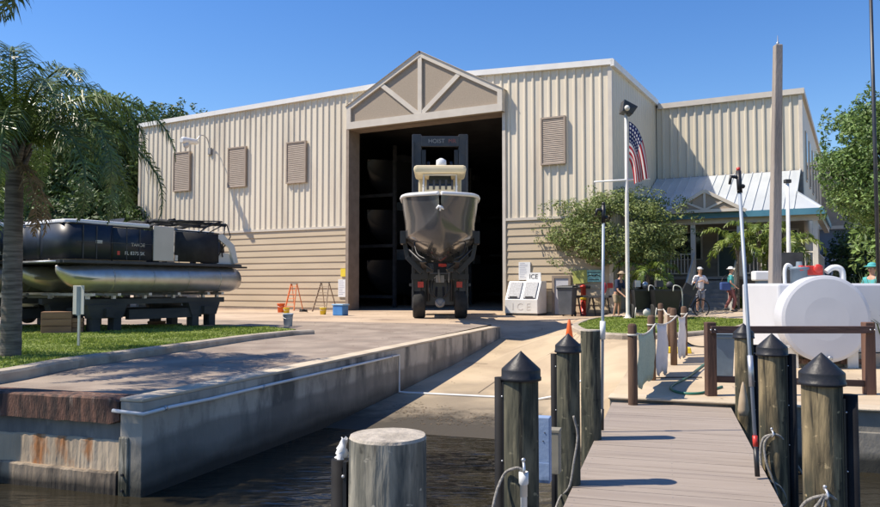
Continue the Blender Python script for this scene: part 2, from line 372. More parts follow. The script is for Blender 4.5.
# ------------------------------------------------------------------ camera, world, light
cam = bpy.data.cameras.new('camera'); co = bpy.data.objects.new('camera', cam); C.objects.link(co)
cam.sensor_width = 36; cam.lens = 36 * FPX / 880; cam.clip_end = 3000; cam.clip_start = .05
co.location = (0, 0, EYE); co.rotation_euler = (R(90) + PITCH, 0, 0)
bpy.context.scene.camera = co
SUN = Vector((1, .08, -1.42)).normalized()
EL = math.asin(-SUN.z)
w = bpy.data.worlds.new('World'); bpy.context.scene.world = w; w.use_nodes = True
sk = w.node_tree.nodes.new('ShaderNodeTexSky'); sk.sky_type = 'NISHITA'; sk.sun_disc = False
sk.sun_elevation = EL; sk.sun_rotation = R(-90); sk.air_density = 1.15; sk.dust_density = .15; sk.ozone_density = 3.5; sk.altitude = 0
bg = w.node_tree.nodes['Background']; hs_ = w.node_tree.nodes.new('ShaderNodeHueSaturation'); hs_.inputs['Saturation'].default_value = 1.3; hs_.inputs['Hue'].default_value = .512; w.node_tree.links.new(sk.outputs[0], hs_.inputs['Color']); w.node_tree.links.new(hs_.outputs[0], bg.inputs[0]); bg.inputs[1].default_value = .115
sl = bpy.data.lights.new('sun', 'SUN'); sl.energy = 5.0; sl.angle = R(.53); sl.color = (1, .90, .76)
so = bpy.data.objects.new('sun', sl); C.objects.link(so); so.rotation_euler = SUN.to_track_quat('-Z', 'Y').to_euler(); so.location = (-20, 0, 30)
vs = bpy.context.scene.view_settings; vs.view_transform = 'Standard'; vs.look = 'None'; vs.gamma = 1; vs.exposure = .5; vs.use_curve_mapping = False

# ------------------------------------------------------------------ frames
WT = R(18.9)                                           # seawall direction (t) and across (b)
def S(b, t, z=0): return Vector((b*math.cos(WT) + t*math.sin(WT), -b*math.sin(WT) + t*math.cos(WT), z))
def Sinv(x, y): return (x*math.cos(WT) - y*math.sin(WT), x*math.sin(WT) + y*math.cos(WT))
def lerp(tab, x):
    if x <= tab[0][0]: return tab[0][1]
    for (a, p), (b, q) in zip(tab, tab[1:]):
        if x <= b: return p + (q-p)*(x-a)/(b-a)
    return tab[-1][1]
def sst(a, b, x):
    t = max(0, min(1, (x-a)/(b-a))); return t*t*(3-2*t)
B0 = -5.78; BC = B0 - .30; TL = 6.86; TE = 22.6; BR = -1.2; TR = 10.72
def zramp(t): return lerp([(3,-2.6),(9,-1.34),(11,-1.11),(14.2,-.965),(18,-.76),(22.5,-.42),(28.5,0)], t)
def zright(t): return lerp([(TR,-.34),(14,-.26),(17,-.11),(19,-.03),(22,0)], t)
def zleft(t): return lerp([(6,-.10),(14,-.06),(24,0)], t)
def zf(b, t):
    zr = zramp(t)
    if t < 29:
        w_ = sst(lerp([(TR,-2.0),(16,-3.2),(20,-5.0)], t), lerp([(TR,BR),(16,-1.6),(20,-3.3)], t), b) if t >= TR-.001 else 0
        z = zr*(1-w_) + zright(t)*w_
        if t >= TE - .01:
            wd = lerp([(TE, .30), (26, 2.6)], t); wl = 1 - sst(B0-wd, B0+.002, b); z = z*(1-wl) + zleft(t)*wl
        elif b <= BC: z = zleft(t)
        return z
    return 0.0
def ground_z(x, y):
    return zf(*Sinv(x, y))
def arange(a, b, n): return [a + (b-a)*i/n for i in range(n+1)]

def gsheet(name, bs, ts, mt):
    P = [[S(b, t, zf(b, t)) for b in bs] for t in ts]
    mb = MB().grid(P)
    mb.f = [f[::1] for f in mb.f]
    return tag(mb.build(name, mt), kind='structure')

FARS = [30, 34, 40, 50, 70, 110, 200, 400, 900]
tag(MB().grid([[S(b, t, zf(b, t)) for b in [-900, -400, -150, -60, -30, -20, -14, -10, -8, -7, BC-.0005]] for t in [TL+.25] + arange(8, TE-.02, 8)]).build('road', M['road']), kind='structure')
tb = [-900,-400,-150,-60,-30,-20,-14,-10,-8,-7.4,-6.9,-6.5,-6.3,BC,-5.93,B0,-5.5,-5,-4,-2.9,-2.5,-2.1,-1.7,BR,0,1,3,6,10,20,60,150,400,900]
tag(MB().grid([[S(b, t, zf(b, t)) for b in tb] for t in arange(TE-.02, 29, 10) + FARS]).build('ground', M['yard']), kind='structure')
rb = [B0+.001,-5,-4,-2.9,-2.6,-2.3,-2.0,-1.7,-1.45,BR]
tag(MB().grid([[S(b, t, zf(b, t)) for b in rb] for t in [3,5,7,9,TR-.01,TR,11.4,12.6,14.2,16,18,20,TE-.02]]).build('boat_ramp', M['ramp']), kind='structure')
tag(MB().grid([[S(b, t, zf(b, t)) for b in [BR,-.5,0,1,3,6,10,20,60,150,400,900]] for t in [TR] + arange(12, TE-.02, 8)]).build('landing', M['landing']), kind='structure')
tag(MB().grid([[Vector((-900, -900, -1.11)), Vector((900, -900, -1.11))], [Vector((-900, 60, -1.11)), Vector((900, 60, -1.11))]]).build('water', M['water']), kind='structure')

# ramp joints (thin saw cuts) : dark sealant strips 4 mm proud
def ground_strip(name, pts, wd, mt, lift=.006, kind='structure', n=8):
    mb = MB(); P = []
    for (a, b) in zip(pts, pts[1:]):
        a = Vector(a).to_2d(); b = Vector(b).to_2d()
        for i in range(n+1):
            if P and i == 0: continue
            P.append(a.lerp(b, i/n))
    rows = []
    for i, p in enumerate(P):
        d = (P[min(i+1, len(P)-1)] - P[max(i-1, 0)]).normalized(); s_ = Vector((-d.y, d.x))*wd/2
        rows.append([Vector((*(p+s_), ground_z(*(p+s_))+lift)), Vector((*(p-s_), ground_z(*(p-s_))+lift))][::-1])
    mb.grid(rows, False); o = mb.build(name, mt)
    return tag(o, kind='structure')
M['joint'] = mat('joint_sealant', (.16,.125,.085), (.22,.17,.12), .9, 10)
for b in (-4.2,):
    ground_strip('ramp_joint', [S(b, 14.6), S(b, 28)], .022, M['joint'], n=30)
ground_strip('ramp_joint', [S(-2.95, 14.6), S(-2.95, 28)], .02, M['joint'], n=30)
for t in (18.2, 22.65, 28.3):
    ground_strip('ramp_joint', [S(-5.6, t), S(-1.2 if t < 22 else 4, t)], .03, M['joint'], n=24)
ground_strip('yard_joint', [S(-14, 25.5), S(-5.9, 25.5)], .03, M['joint'])
ground_strip('yard_joint', [S(-14, 31), S(0, 31)], .03, M['joint'])

# ------------------------------------------------------------------ seawall
seawall = thing('seawall', 'long weathered concrete seawall with pale top edge beside the boat ramp', 'seawall', (0,0,0))
mb = MB()
def sbox(mb, b0, b1, t0, t1, z0, z1):
    vs = [S(b0,t0,z0),S(b1,t0,z0),S(b1,t1,z0),S(b0,t1,z0),S(b0,t0,z1),S(b1,t0,z1),S(b1,t1,z1),S(b0,t1,z1)]
    return mb.add(vs, [(0,3,2,1),(4,5,6,7),(0,1,5,4),(1,2,6,5),(2,3,7,6),(3,0,4,7)])
sbox(mb, BC, B0, TL, TE, -3, -.085)
mb.build('wall', M['seawall'], seawall, bevel=.012)
mb = MB(); sbox(mb, BC-.01, B0+.006, TL-.006, TE+.006, -.085, -.045); 
mb.build('coping', M['cap'], seawall, bevel=.012)
# front (cross) wall, older, with rusted cap
old = thing('bulkhead', 'rust stained old bulkhead with brown rusted steel cap at left water edge', 'bulkhead', (0,0,0))
mb = MB(); sbox(mb, -40, BC-.02, TL+.06, TL+.4, -3, -.33); mb.build('wall', M['oldtop'], old)
def ragged(y0, y1, z0, z1, amp, mt, nm, seed):       # a spalled concrete course with an uneven upper edge
    rr = random.Random(seed); n = 260; P = []
    h = 0
    for i in range(n+1):
        b = -16+(16+BC-.03)*i/n; h = h*.82 + rr.uniform(-1,1)*amp
        P.append([S(b, y1, z1+h+.0), S(b, y0+.012, z1+h), S(b, y0+rr.uniform(-.004,.004), z1+h-.02), S(b, y0+rr.uniform(-.006,.006), (z0+z1)/2), S(b, y0, z0)])
    m = MB(); m.grid([r[::-1] for r in P], False); m.add(P[-1], [(0,1,2,3,4)]); return m.build(nm, mt, old)
ragged(TL+.03, TL+.2, -1.5, -.53, .006, M['oldwall'], 'middle_course', 1)
ragged(TL-.02, TL+.2, -3, -.86, .006, M['oldfoot'], 'footing', 2)
rr = random.Random(4); P = []; h = 0
for i in range(300):
    b = -24 + (24+BC-.02)*i/299; h = h*.8+rr.uniform(-.004,.004); e = sst(BC-.12, BC-.02, b)
    zt = -.05+h*.6-e*.05; zb = -.335-abs(h)*1.5+e*.03
    P.append([S(b, TL+.30, -.052), S(b, TL-.01, zt), S(b, TL-.03+h*.5+e*.03, zt-.02), S(b, TL-.03+h+e*.03, (zt+zb)/2), S(b, TL-.032+h*.6+e*.03, zb+.01), S(b, TL+.05, zb)])
mb = MB().grid([r[::-1] for r in P], False)
mb.add(P[-1], [tuple(range(6))]); mb.build('cap', M['rust'], old)
# right bulkhead
rbk = thing('bulkhead', 'grey concrete bulkhead behind the right pilings under the timber rail', 'bulkhead', (0,0,0))
mb = MB(); sbox(mb, BR, 60, TR, TR+.4, -3, -.36); sbox(mb, BR, 60, TR-.05, TR, -3, -.62); sbox(mb, BR-.001, BR+.2, TR+.4, 14.5, -3, -.40); mb.build('wall', M['bulk'], rbk, bevel=.01)
mb = MB(); sbox(mb, BR-.02, 60, TR-.06, TR+.3, -.36, -.325); mb.build('coping', M['cap'], rbk, bevel=.015)

# little timber post on the wall corner
pc = at(129, 493, z=-1.11); 
post = thing('mooring_post', 'short square grey timber post fixed to the seawall corner', 'post', (pc.x, pc.y-.06, -1.6), -WT)
mb = MB().box(-.07,.07,-.07,.07,0,1.13); mb.build('post', M['pile_grey'], post, bevel=.02)
[MB().lathe([(.016,0),(.016,.02)], 8, (0,-.07,z), M=Matrix.Rotation(R(90),3,'X')).build('bolt', M['black'], post) for z in (.72,.55,.2)]

# white PVC pipe on the wall
zp = lambda t: -.17 - .02*math.sin(t*1.3)
pts = [S(BC-.05, TL-.06, -.18), S(B0+.05, TL-.05, -.2)] + [S(B0+.05, t, -.2+.012*math.sin(t*2)- .0*t) for t in (TL+.4, 8, 9.5, 11, 12.5, 14.2)] + [S(B0+.05, 14.22, zramp(14.2)+.03)]
pts = pts + [S(b, 14.22, zramp(14.2)+.02) for b in (-5.6, -4.5, -3.4, -2.9)] + [S(b, 14.22, zf(b,14.22)+.02) for b in (-2.5,-2.2,-2.0)]
pp = thing('water_pipe', 'thin white plastic pipe along the seawall and across the ramp', 'pipe', (0,0,0))
mb = MB().tube(pts, .022, 8); mb.build('pipe', M['pvc'], pp)
mb = MB()
for t in (TL+.3, 9.2, 11.6, 13.8): mb.tube([S(B0+.05,t-.02,-.2+.012*math.sin(t*2)), S(B0+.05,t+.02,-.2+.012*math.sin(t*2))], .032, 8)
mb.build('clamp', M['steel'], pp)

# ------------------------------------------------------------------ grass, kerbs
def smoothpoly(pts, k=4):
    n = len(pts); out = []
    for i in range(n):
        a, b, c, d = (Vector(pts[(i+j-1) % n]) for j in range(4))
        for j in range(k):
            t = j/k; out.append(.5*((2*b)+(c-a)*t+(2*a-5*b+4*c-d)*t*t+(3*b-a-3*c+d)*t**3))
    return out
def inside(x, y, poly):
    r = False; n = len(poly)
    for i in range(n):
        x1, y1 = poly[i][0], poly[i][1]; x2, y2 = poly[(i+1) % n][0], poly[(i+1) % n][1]
        if (y1 > y) != (y2 > y) and x < (x2-x1)*(y-y1)/(y2-y1)+x1: r = not r
    return r
def grass(name, poly, z, n, h, maxd=60):
    xs = [p[0] for p in poly]; ys = [p[1] for p in poly]; mb = MB(); r = random.Random(3); c = 0
    while c < n:
        x = r.uniform(min(xs), max(xs)); y = r.uniform(min(ys), max(ys))
        if not inside(x, y, poly): continue
        c += 1
        if y > 16 and r.random() < .35: continue
        k = 1 + max(0, (y-14)*.06)
        for _ in range(2):
            a = r.uniform(0, 6.28); hh = h*r.uniform(.5, 1.15)*(.7+.5*math.sin(x*1.9)*math.sin(y*2.3)); ww = .012*k*r.uniform(.7,1.4)
            dx, dy = math.cos(a), math.sin(a); lx, ly = r.uniform(-.5,.5)*hh, r.uniform(-.5,.5)*hh
            mb.add([(x-dx*ww, y-dy*ww, z), (x+dx*ww, y+dy*ww, z), (x+lx, y+ly, z+hh)], [(0,1,2)])
            x += r.uniform(-.03,.03); y += r.uniform(-.03,.03)
    return tag(mb.build(name, M['grassblade']), 'short bright green mown grass blades', 'grass', kind='stuff')
ZL = .05
edge = [at(px, py, z=ZL) for px, py in ((-230,391),(-60,377),(0,370),(60,359.5),(120,351.5),(190,342.5),(240,336),(285,331.5))]
edge2 = [at(px, py, z=ZL) for px, py in ((296,329.0),(262,326.6),(230,325.6),(120,325),(0,325.5),(-230,326))]
lawn = [p.to_2d() for p in edge + edge2]
lawnl = [Vector((p.x, p.y, 0)) for p in edge+edge2]
tag(MB().slab(lawn, -.3, ZL).build('lawn', M['grassground']), kind='structure')
grass('lawn_grass', lawn, ZL, 42000, .05)
def kerb(name, pts, wd, z0, z1, lab, road_side=1):
    mb = MB(); rows = []
    for i, p in enumerate(pts):
        d = (pts[min(i+1,len(pts)-1)] - pts[max(i-1,0)]).to_2d().normalized(); s_ = Vector((d.y, -d.x))*road_side
        q = p.to_2d(); o = q + s_*wd; o2 = q + s_*(wd+.03)
        rows.append([Vector((*q, z0-.2)), Vector((*q, z1)), Vector((*o, z1-.005)), Vector((*o2, z1-.04)), Vector((*o2, z0-.2))])
    mb.grid([r if road_side < 0 else r for r in rows], False); mb.add(rows[-1], [(0,1,2,3,4)]); mb.add(rows[0], [(4,3,2,1,0)])
    return tag(mb.build(name, M['kerb']), kind='structure')
kp = spline([Vector((p.x,p.y,0)) for p in edge] + [Vector((*at(309,330.2,z=ZL).to_2d(),0))], 6)
kerb('kerb', kp, .22, 0, ZL+.02, 'kerb')

# right grass island + path
isl = [at(px, py, z=.03) for px, py in ((586,330.5),(578,326),(588,321),(604,318),(640,317),(700,317.5),(742,318.5),(748,321),(742,325),(728,329),(690,333),(650,335),(612,334.5))]
islp = [p.to_2d() for p in isl]
tag(MB().slab([p for p in islp], -.3, .045).build('grass_island', M['grassground']), kind='structure')
grass('island_grass', islp, .045, 15000, .05)
ik = [Vector((p.x,p.y,0)) for p in isl]; ik = ik + ik[:2]
kerb('kerb', spline(ik, 3), .16, -.25, .07, 'kerb', -1)
# walk towards the office steps
_bm = Matrix.Translation((6.69, 29.4, 0)) @ Matrix.Rotation(math.atan2(-.481, .877), 4, 'Z')
tag(MB().grid([[_bm @ Vector((x, y, .03+.25*sst(-2.2, 2.6, y))) for x in [-.02+.5*k for k in range(22)]] for y in (-2.2,-1.4,-.6,.2,1,1.8,2.6,3.58)][::-1]).build('path', M['walk']), kind='structure')

# yellow painted kerb stop between the rope posts
yk = at(675, 355, z=-.2)
yb = thing('wheel_stop', 'yellow painted concrete stop behind the rope fence posts', 'wheel stop', (yk.x, yk.y, ground_z(yk.x, yk.y)), R(-14))
MB().prism([(-.32,0),(.32,0),(.30,.12),(-.30,.12)], -.07, .07).build('block', M['yellow'], yb, bevel=.02)

# ------------------------------------------------------------------ boat storage building
BA = math.atan2(-.481, .877)
BO = Vector((6.69, 29.4, 0))
BM = Matrix.Translation(BO) @ Matrix.Rotation(BA, 4, 'Z'); BI = BM.inverted()
def FB(px, py, yl=0):
    o = BI @ Vector((0,0,EYE)); d = BI.to_3x3() @ ray(px, py); k = (yl-o.y)/d.y
    return o + d*k
bld = thing('storage_building', 'large cream ribbed metal boat storage building with tall dark doorway and taupe gable', 'building', BO, BA)
WL = 26.75; XR = -8.0
def zroof(x): return 9.95 + (10.42-9.95)*(-x/8.0) if x > XR else 10.42 + (10.15-10.42)*((x-XR)/(-WL-XR))
ZT = 3.92; DX0, DX1, DZ = -12.42, -4.62, 8.45
def ribs(mb, xs0, xs1, z0, z1f, pitch=.355, dep=.05, axis='x', off=0):
    n = max(1, round((xs1-xs0)/pitch)); p = (xs1-xs0)/n; prof = []
    for i in range(n):
        a = xs0+i*p; prof += [(a, 0), (a+p*.62, 0), (a+p*.72, -dep), (a+p*.90, -dep)]
    prof.append((xs1, 0))
    rows = []
    for (x, y) in prof:
        zz = z1f(x)
        rows.append([(x, off+y, z0), (x, off+y, zz)] if axis == 'x' else [(off-y, x, z0), (off-y, x, zz)])
    for a, b in zip(rows, rows[1:]):
        mb.add(a+b, [(0,2,3,1)] if axis == 'x' else [(0,2,3,1)])
mb = MB()
ribs(mb, -WL, DX0-.16, ZT, zroof); ribs(mb, DX0-.16, DX1+.0, 8.85, zroof); ribs(mb, DX1, 0, ZT, zroof)
mb.build('front_wall', M['wallmetal'], bld)
# lap siding, each course a sloped board
mb = MB()
def laps(mb, x0, x1, z0, z1, n, y0=0, dep=.035):
    h = (z1-z0)/n
    for i in range(n):
        a, b = z0+i*h, z0+(i+1)*h
        mb.add([(x0,y0-dep-.01,a),(x1,y0-dep-.01,a),(x1,y0-.01,b),(x0,y0-.01,b),(x0,y0,a),(x1,y0,a)], [(0,1,2,3),(4,5,1,0)])
laps(mb, -WL, DX0-.16, .12, ZT-.06, 12); mb.build('lap_siding', M['siding'], bld)
mb = MB(); laps(mb, DX1, -.02, .12, ZT-.06, 12); mb.build('lap_siding', M['siding'], bld)
for bb in ((-WL-.02, DX0-.16, -.075, .02, ZT-.06, ZT+.05), (DX1+.145, -.125, -.075, .02, ZT-.06, ZT+.05)): MB().box(*bb).build('belt_trim', M['trim'], bld)
for bb in ((-.12, .04, -.07, .1, .0, 9.88), (-WL-.04, -WL+.10, -.08, .1, 0, 10.05), (DX1+.0, DX1+.14, -.08, .1, 0, 8.6)): MB().box(*bb).build('corner_trim', M['trim'], bld)
for bb in ((-WL, DX0-.16, -.03, .05, 0, .115), (DX1, -.02, -.03, .05, 0, .115)): MB().box(*bb).build('base', M['jamb'], bld)
# structural backing walls (thickness)
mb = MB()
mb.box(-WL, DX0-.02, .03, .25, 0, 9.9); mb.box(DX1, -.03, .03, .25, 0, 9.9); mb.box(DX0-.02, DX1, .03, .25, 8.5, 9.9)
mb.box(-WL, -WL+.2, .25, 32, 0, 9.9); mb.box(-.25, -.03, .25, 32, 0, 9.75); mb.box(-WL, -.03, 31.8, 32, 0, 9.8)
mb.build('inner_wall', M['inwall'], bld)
MB().box(-WL+.1, -.1, .2, 31.9, 9.62, 9.7).build('leak_stop_ceiling', M['inwall'], bld)  # added below the roof to stop light leaking in over the walls
mb = MB(); mb.add([(-WL-.1,-.12,10.15),(XR,-.12,10.42),(.1,-.12,9.95),(.1,32.1,9.95),(XR,32.1,10.42),(-WL-.1,32.1,10.15)], [(0,1,4,5),(1,2,3,4)]); mb.build('roof', M['roofing'], bld)
mb = MB()
for a, b in ((-WL-.12, XR), (XR, .12)):
    za, zb = zroof(max(a, -WL)), zroof(min(b, 0))
    mb.add([(a,-.16,za-.17),(b,-.16,zb-.17),(b,-.16,zb+.06),(a,-.16,za+.06),(a,0,za-.17),(b,0,zb-.17),(b,0,zb+.06),(a,0,za+.06)], [(0,1,2,3),(3,2,6,7),(4,5,1,0),(1,5,6,2),(0,3,7,4)])
mb.box(.02, .16, -.16, 7.4, 9.72, 9.98)
mb.build('roof_fascia', M['fascia'], bld)
# side walls
mb = MB()
def nowave(x): return 9.8
ribs(mb, 0, 7.4, 0, nowave, pitch=.37, dep=.018, axis='y', off=0.02)
mb.box(-WL-.02, -WL, 0, 32, 0, 9.95)
mb.box(-WL-.02, 0, 32, 32.05, 0, 9.95)
mb.build('side_wall', M['sidewall'], bld)
mb = MB(); mb.box(-WL+.2, -.25, 1.0, 31.8, -.02, .012); mb.box(DX0, DX1, -.3, 1.0, -.02, .016); mb.build('floor', M['yard'], bld)
# door jambs (deep left return)
mb = MB(); mb.box(DX0-.16, DX0, -.12, .75, 0, 8.5); mb.box(DX0, DX1, -.02, .75, 8.42, 8.6); mb.box(DX1, DX1+.02, .0, .75, 0, 8.5)
mb.build('door_jamb', M['jamb'], bld)
# inside: doorway columns and dark curtain wall
# gable ornament
gb = thing('gable', None, None); gb.parent = bld
pa = [FB(px, py, -.34) for px, py in ((347,107),(419.7,51.5),(502.3,88.7),(502.3,109),(347,127))]
x0 = pa[0].x; xr = pa[2].x; ax = pa[1].x; zb0 = 8.42; zb1 = 8.42+.30
zlo = pa[0].z; zap = pa[1].z; zro = pa[2].z
del_o = gb; bpy.data.objects.remove(del_o)
mb = MB(); mb.prism([(x0,zb0),(xr,zb0),(xr,zro-.05),(ax,zap-.05),(x0,zlo-.05)], -.26, .06); g = mb.build('gable_panel', M['panel'], bld)
mb = MB(); T = .30
def pbar(a, b, wv, y0, y1):
    a = Vector((a[0], a[1])); b = Vector((b[0], b[1])); d = (b-a).normalized(); n = Vector((-d.y, d.x))*wv/2
    mb.prism([tuple(a-n), tuple(b-n), tuple(b+n), tuple(a+n)], y0, y1)
pbar((x0,zb0+.16),(xr,zb0+.16),.32,-.38,-.24)
pbar((x0+.11,zb0+.3),(x0+.11,zlo-.02),.22,-.372,-.24); pbar((xr-.11,zb0+.3),(xr-.11,zro-.02),.22,-.372,-.24)
pbar((x0-.02,zlo-.10),(ax,zap-.10),.24,-.365,-.24); pbar((ax-.0,zap-.10),(xr+.02,zro-.10),.24,-.360,-.24)
pbar((ax,zb0+.3),(ax,zap-.15),.20,-.350,-.24)
l1 = FB(382,83,-.3); l2 = FB(459,72,-.3)
pbar((ax-.05,zb0+.28),(l1.x,l1.z-.1),.20,-.345,-.24); pbar((ax+.05,zb0+.28),(l2.x,l2.z-.1),.20,-.340,-.24)
mb.box(x0-.01, x0+.05, -.36, .06, zb0, zlo); mb.box(xr-.05, xr+.01, -.36, .06, zb0, zro)
mb.add([(x0-.06,-.42,zlo+.0),(ax,-.42,zap+.02),(xr+.06,-.42,zro+.0),(xr+.06,.5,zro+.0),(ax,.5,zap+.02),(x0-.06,.5,zlo+.0)], [(0,1,4,5),(1,2,3,4)])
mb.build('gable_frame', M['trim'], g)
# louvre vents
def vent(px0, px1, py0, py1):
    a = FB(px0, py1, -.1); b = FB(px1, py0, -.1); m = MB()
    x0, x1, z0, z1 = a.x, b.x, a.z, b.z
    m.box(x0,x0+.07,-.17,-.04,z0,z1); m.box(x1-.07,x1,-.17,-.04,z0,z1); m.box(x0+.07,x1-.07,-.17,-.04,z0,z0+.07); m.box(x0+.07,x1-.07,-.17,-.04,z1-.07,z1)
    f = m.build('vent', M['vent'], bld); n = int((z1-z0-.14)/.075); m = MB(); h = (z1-z0-.14)/n
    for i in range(n):
        zz = z0+.07+i*h
        m.add([(x0+.07,-.15,zz),(x1-.07,-.15,zz),(x1-.07,-.125,zz+h*1.0),(x0+.07,-.125,zz+h*1.0),(x0+.07,-.125,zz),(x1-.07,-.125,zz)], [(0,1,2,3),(4,5,1,0)])
    m.build('louver', M['vent'], f)
for v in ((173.5,190.5,151,192), (228,246.5,146,188), (286.5,306.5,140.5,184), (541,565.5,115.5,165.5)): vent(*v)
# personnel door
a = FB(552.5,315,-.05); b = FB(571,275.5,-.05)
m = MB(); m.box(a.x,a.x+.1,-.10,0.02,0,b.z); m.box(b.x-.1,b.x,-.10,0.02,0,b.z); m.box(a.x+.1,b.x-.1,-.10,.02,b.z-.1,b.z); dr = m.build('door', M['jamb'], bld)
MB().box(a.x+.1,b.x-.1,-.06,0,.03,b.z-.1).build('door_leaf', mat('grey_white_door', (.5,.5,.54), (.56,.56,.6), .5, 2), dr)
MB().tube([(b.x-.18,-.06,1.05),(b.x-.18,-.12,1.05),(b.x-.28,-.12,1.05)], .015, 8).build('handle', M['steel'], dr)

# wall light on a long arm
a = FB(210.5,151,-.05)
wl = thing('wall_light', 'white outdoor lamp on a long arm high on the cream wall', 'lamp', BM @ Vector((a.x,0,a.z)), BA)
MB().box(-.10,.10,-.13,0,-.22,.16).build('wall_box', M['grey'], wl, bleve) if False else MB().box(-.10,.10,-.15,-.02,-.2,.16).build('wall_box', M['grey'], wl, bevel=.01)
arm = spline([(0,-.1,.1),(0,-.3,.62),(0,-.7,.72),(0,-1.0,.42)], 5)
MB().tube(arm, .028, 8).build('arm', M['steel'], wl)
m = MB(); m.tube([(0,-.92,.30),(0,-1.1,.30),(0,-1.9,.27),(0,-2.02,.25)], [.07,.15,.17,.12], 14); m.build('hood', M['white'], wl)
m = MB(); m.lathe([(.12,.02),(.155,-.05),(.15,-.16),(.10,-.24),(.02,-.28)], 14, (0,-1.7,.16)); m.build('globe', mat('lamp_globe', (.5,.5,.5), (.56,.56,.56), .15, 2), wl)

# second block behind, right
blk = thing('rear_building', 'taller set-back cream ribbed metal block rising behind the porch roof', 'building', BO, BA)
E2 = 6.30
mb = MB(); ribs(mb, .06, E2, 0, lambda x: 9.62, pitch=.37, dep=.06, off=7.4); mb.build('front_wall', M['sidewall'], blk)
mb = MB(); mb.box(E2-.2, E2, 7.46, 28.6, 0, 9.62); mb.box(0.0, E2-.2, 28.4, 28.6, 0, 9.6); mb.build('side_wall', M['sidewall'], blk)
mb = MB(); mb.add([(0,7.3,9.7),(E2+.08,7.3,9.7),(E2+.08,28.7,9.7),(0,28.7,9.7)], [(0,1,2,3)]); mb.build('roof', M['roofing'], blk)
mb = MB(); mb.box(.16, E2+.12, 7.22, 7.36, 9.52, 9.76); mb.box(E2+.0, E2+.12, 7.36, 28.7, 9.52, 9.76); mb.box(E2-.12, E2+.03, 7.32, 7.5, 0, 9.52); mb.build('fascia', M['trim'], blk)
for i, y in enumerate((9.6, 12.4, 15.4, 18.6, 22)):
    f = MB().box(E2+.0, E2+.05, y, y+.8, 6.0, 8.3).build('window', M['trim'], blk)
    MB().box(E2+.03, E2+.06, y+.06, y+.74, 6.06, 8.24).build('pane', M['glass'], f)
mb = MB(); mb.box(E2+.01, 9.6, 28, 34, 0, 9.3); 
an = thing('far_annex', 'small far tan annex block at the back right of the cream buildings', 'building', BO, BA)
mb.build('wall', M['vent'], an); MB().box(E2+.0, 9.7, 27.9, 34.1, 9.3, 9.5).build('roof', M['trim'], an)

# ------------------------------------------------------------------ office porch
of = thing('porch', 'raised office porch with pale metal shed roof and white railing', 'porch', BO, BA)
PZ = 1.55
EV = 4.12; YE = 3.2; ZR = 6.2
mb = MB()
mb.box(.25, 7.0, 3.6, 7.38, PZ-.12, PZ); mb.box(6.31, 7.0, 7.38, 12, PZ-.12, PZ); mb.build('deck', M['grey'], of)
for bb in ((.25, 2.5, 3.62, 3.7, 0, PZ-.12), (4.0, 7.0, 3.62, 3.7, 0, PZ-.12), (6.92, 6.99, 3.7, 12, 0, PZ-.12)): MB().box(*bb).build('skirt', M['skirt'], of)
mb = MB(); laps(mb, .3, E2, PZ, ZR, 20, y0=7.30); mb.build('back_wall', M['officewall'], of)
# roof with standing seams
rf = MB()
rf.add([(.05,YE,EV),(6.2,YE,EV),(6.2,7.32,ZR),(.05,7.32,ZR),(.05,YE,EV-.05),(6.2,YE,EV-.05),(6.2,7.32,ZR-.05),(.05,7.32,ZR-.05)], [(0,1,2,3),(7,6,5,4),(1,5,6,2),(0,4,5,1)])
yh = YE + (4.95-EV)/(ZR-EV)*(7.32-YE)
rf.add([(6.2,YE,EV),(7.2,YE,EV),(6.22,yh,4.95)], [(0,1,2)])
rf.add([(7.2,YE,EV),(7.2,12,EV),(6.33,12,4.95),(6.33,7.4,4.95),(6.22,yh,4.95)], [(0,1,2,3,4)])
roof = rf.build('roof', M['blueroof'], of)
sm = MB()
for i in range(17):
    x = .1 + i*.38
    sm.beam((x,YE,EV+.02),(x,7.32,ZR+.02), .03, .045)
sm.beam((7.2,YE,EV+.01),(6.22,yh,4.97),.05,.05)
for i in range(6): sm.beam((7.2,4.2+i*.5,EV+.02),(6.33,4.9+i*.5 if i < 0 else 4.2+i*.5,4.93),.03,.04) if 4.2+i*.5 > yh else None
sm.beam((6.2,yh,4.97),(6.2,7.32,ZR+.02),.05,.06)
sm.build('seam', M['blueroof'], roof)
mb = MB(); mb.box(.05, 7.24, YE-.04, YE, EV-.22, EV+.02); mb.box(7.2, 7.24, YE, 12, EV-.22, EV+.02); mb.build('eave_trim', M['eave'], of)
mb = MB(); mb.box(.05, 7.15, YE+.3, YE+.5, EV-.42, EV-.16); mb.box(6.95,7.15,YE+.5,12,EV-.42,EV-.16); mb.build('porch_beam', M['trim'], of)
# little gable over the steps
gx = 2.95; gh = 1.45
mb = MB(); mb.prism([(gx-gh,EV),(gx+gh,EV),(gx,EV+.86)], YE-.30, YE+1.2); gg = mb.build('entry_gable', M['panel'], of)
mb = MB()
pbar((gx-gh,EV+.06),(gx+gh,EV+.06),.12,YE-.36,YE-.29); pbar((gx-gh-.1,EV),(gx,EV+.88),.13,YE-.37,YE-.285); pbar((gx,EV+.88),(gx+gh+.1,EV),.13,YE-.375,YE-.285)
pbar((gx,EV+.1),(gx,EV+.8),.09,YE-.35,YE-.29); pbar((gx,EV+.1),(gx-.7,EV+.42),.08,YE-.345,YE-.29); pbar((gx,EV+.1),(gx+.7,EV+.42),.08,YE-.345,YE-.29)
mb.build('gable_frame', M['trim'], gg)
for x in (.4, 2.35, 4.15, 5.6, 6.9):
    MB().box(x-.09, x+.09, 3.55, 3.73, PZ, EV-.42).build('column', M['offwhite'], of, bevel=.008)
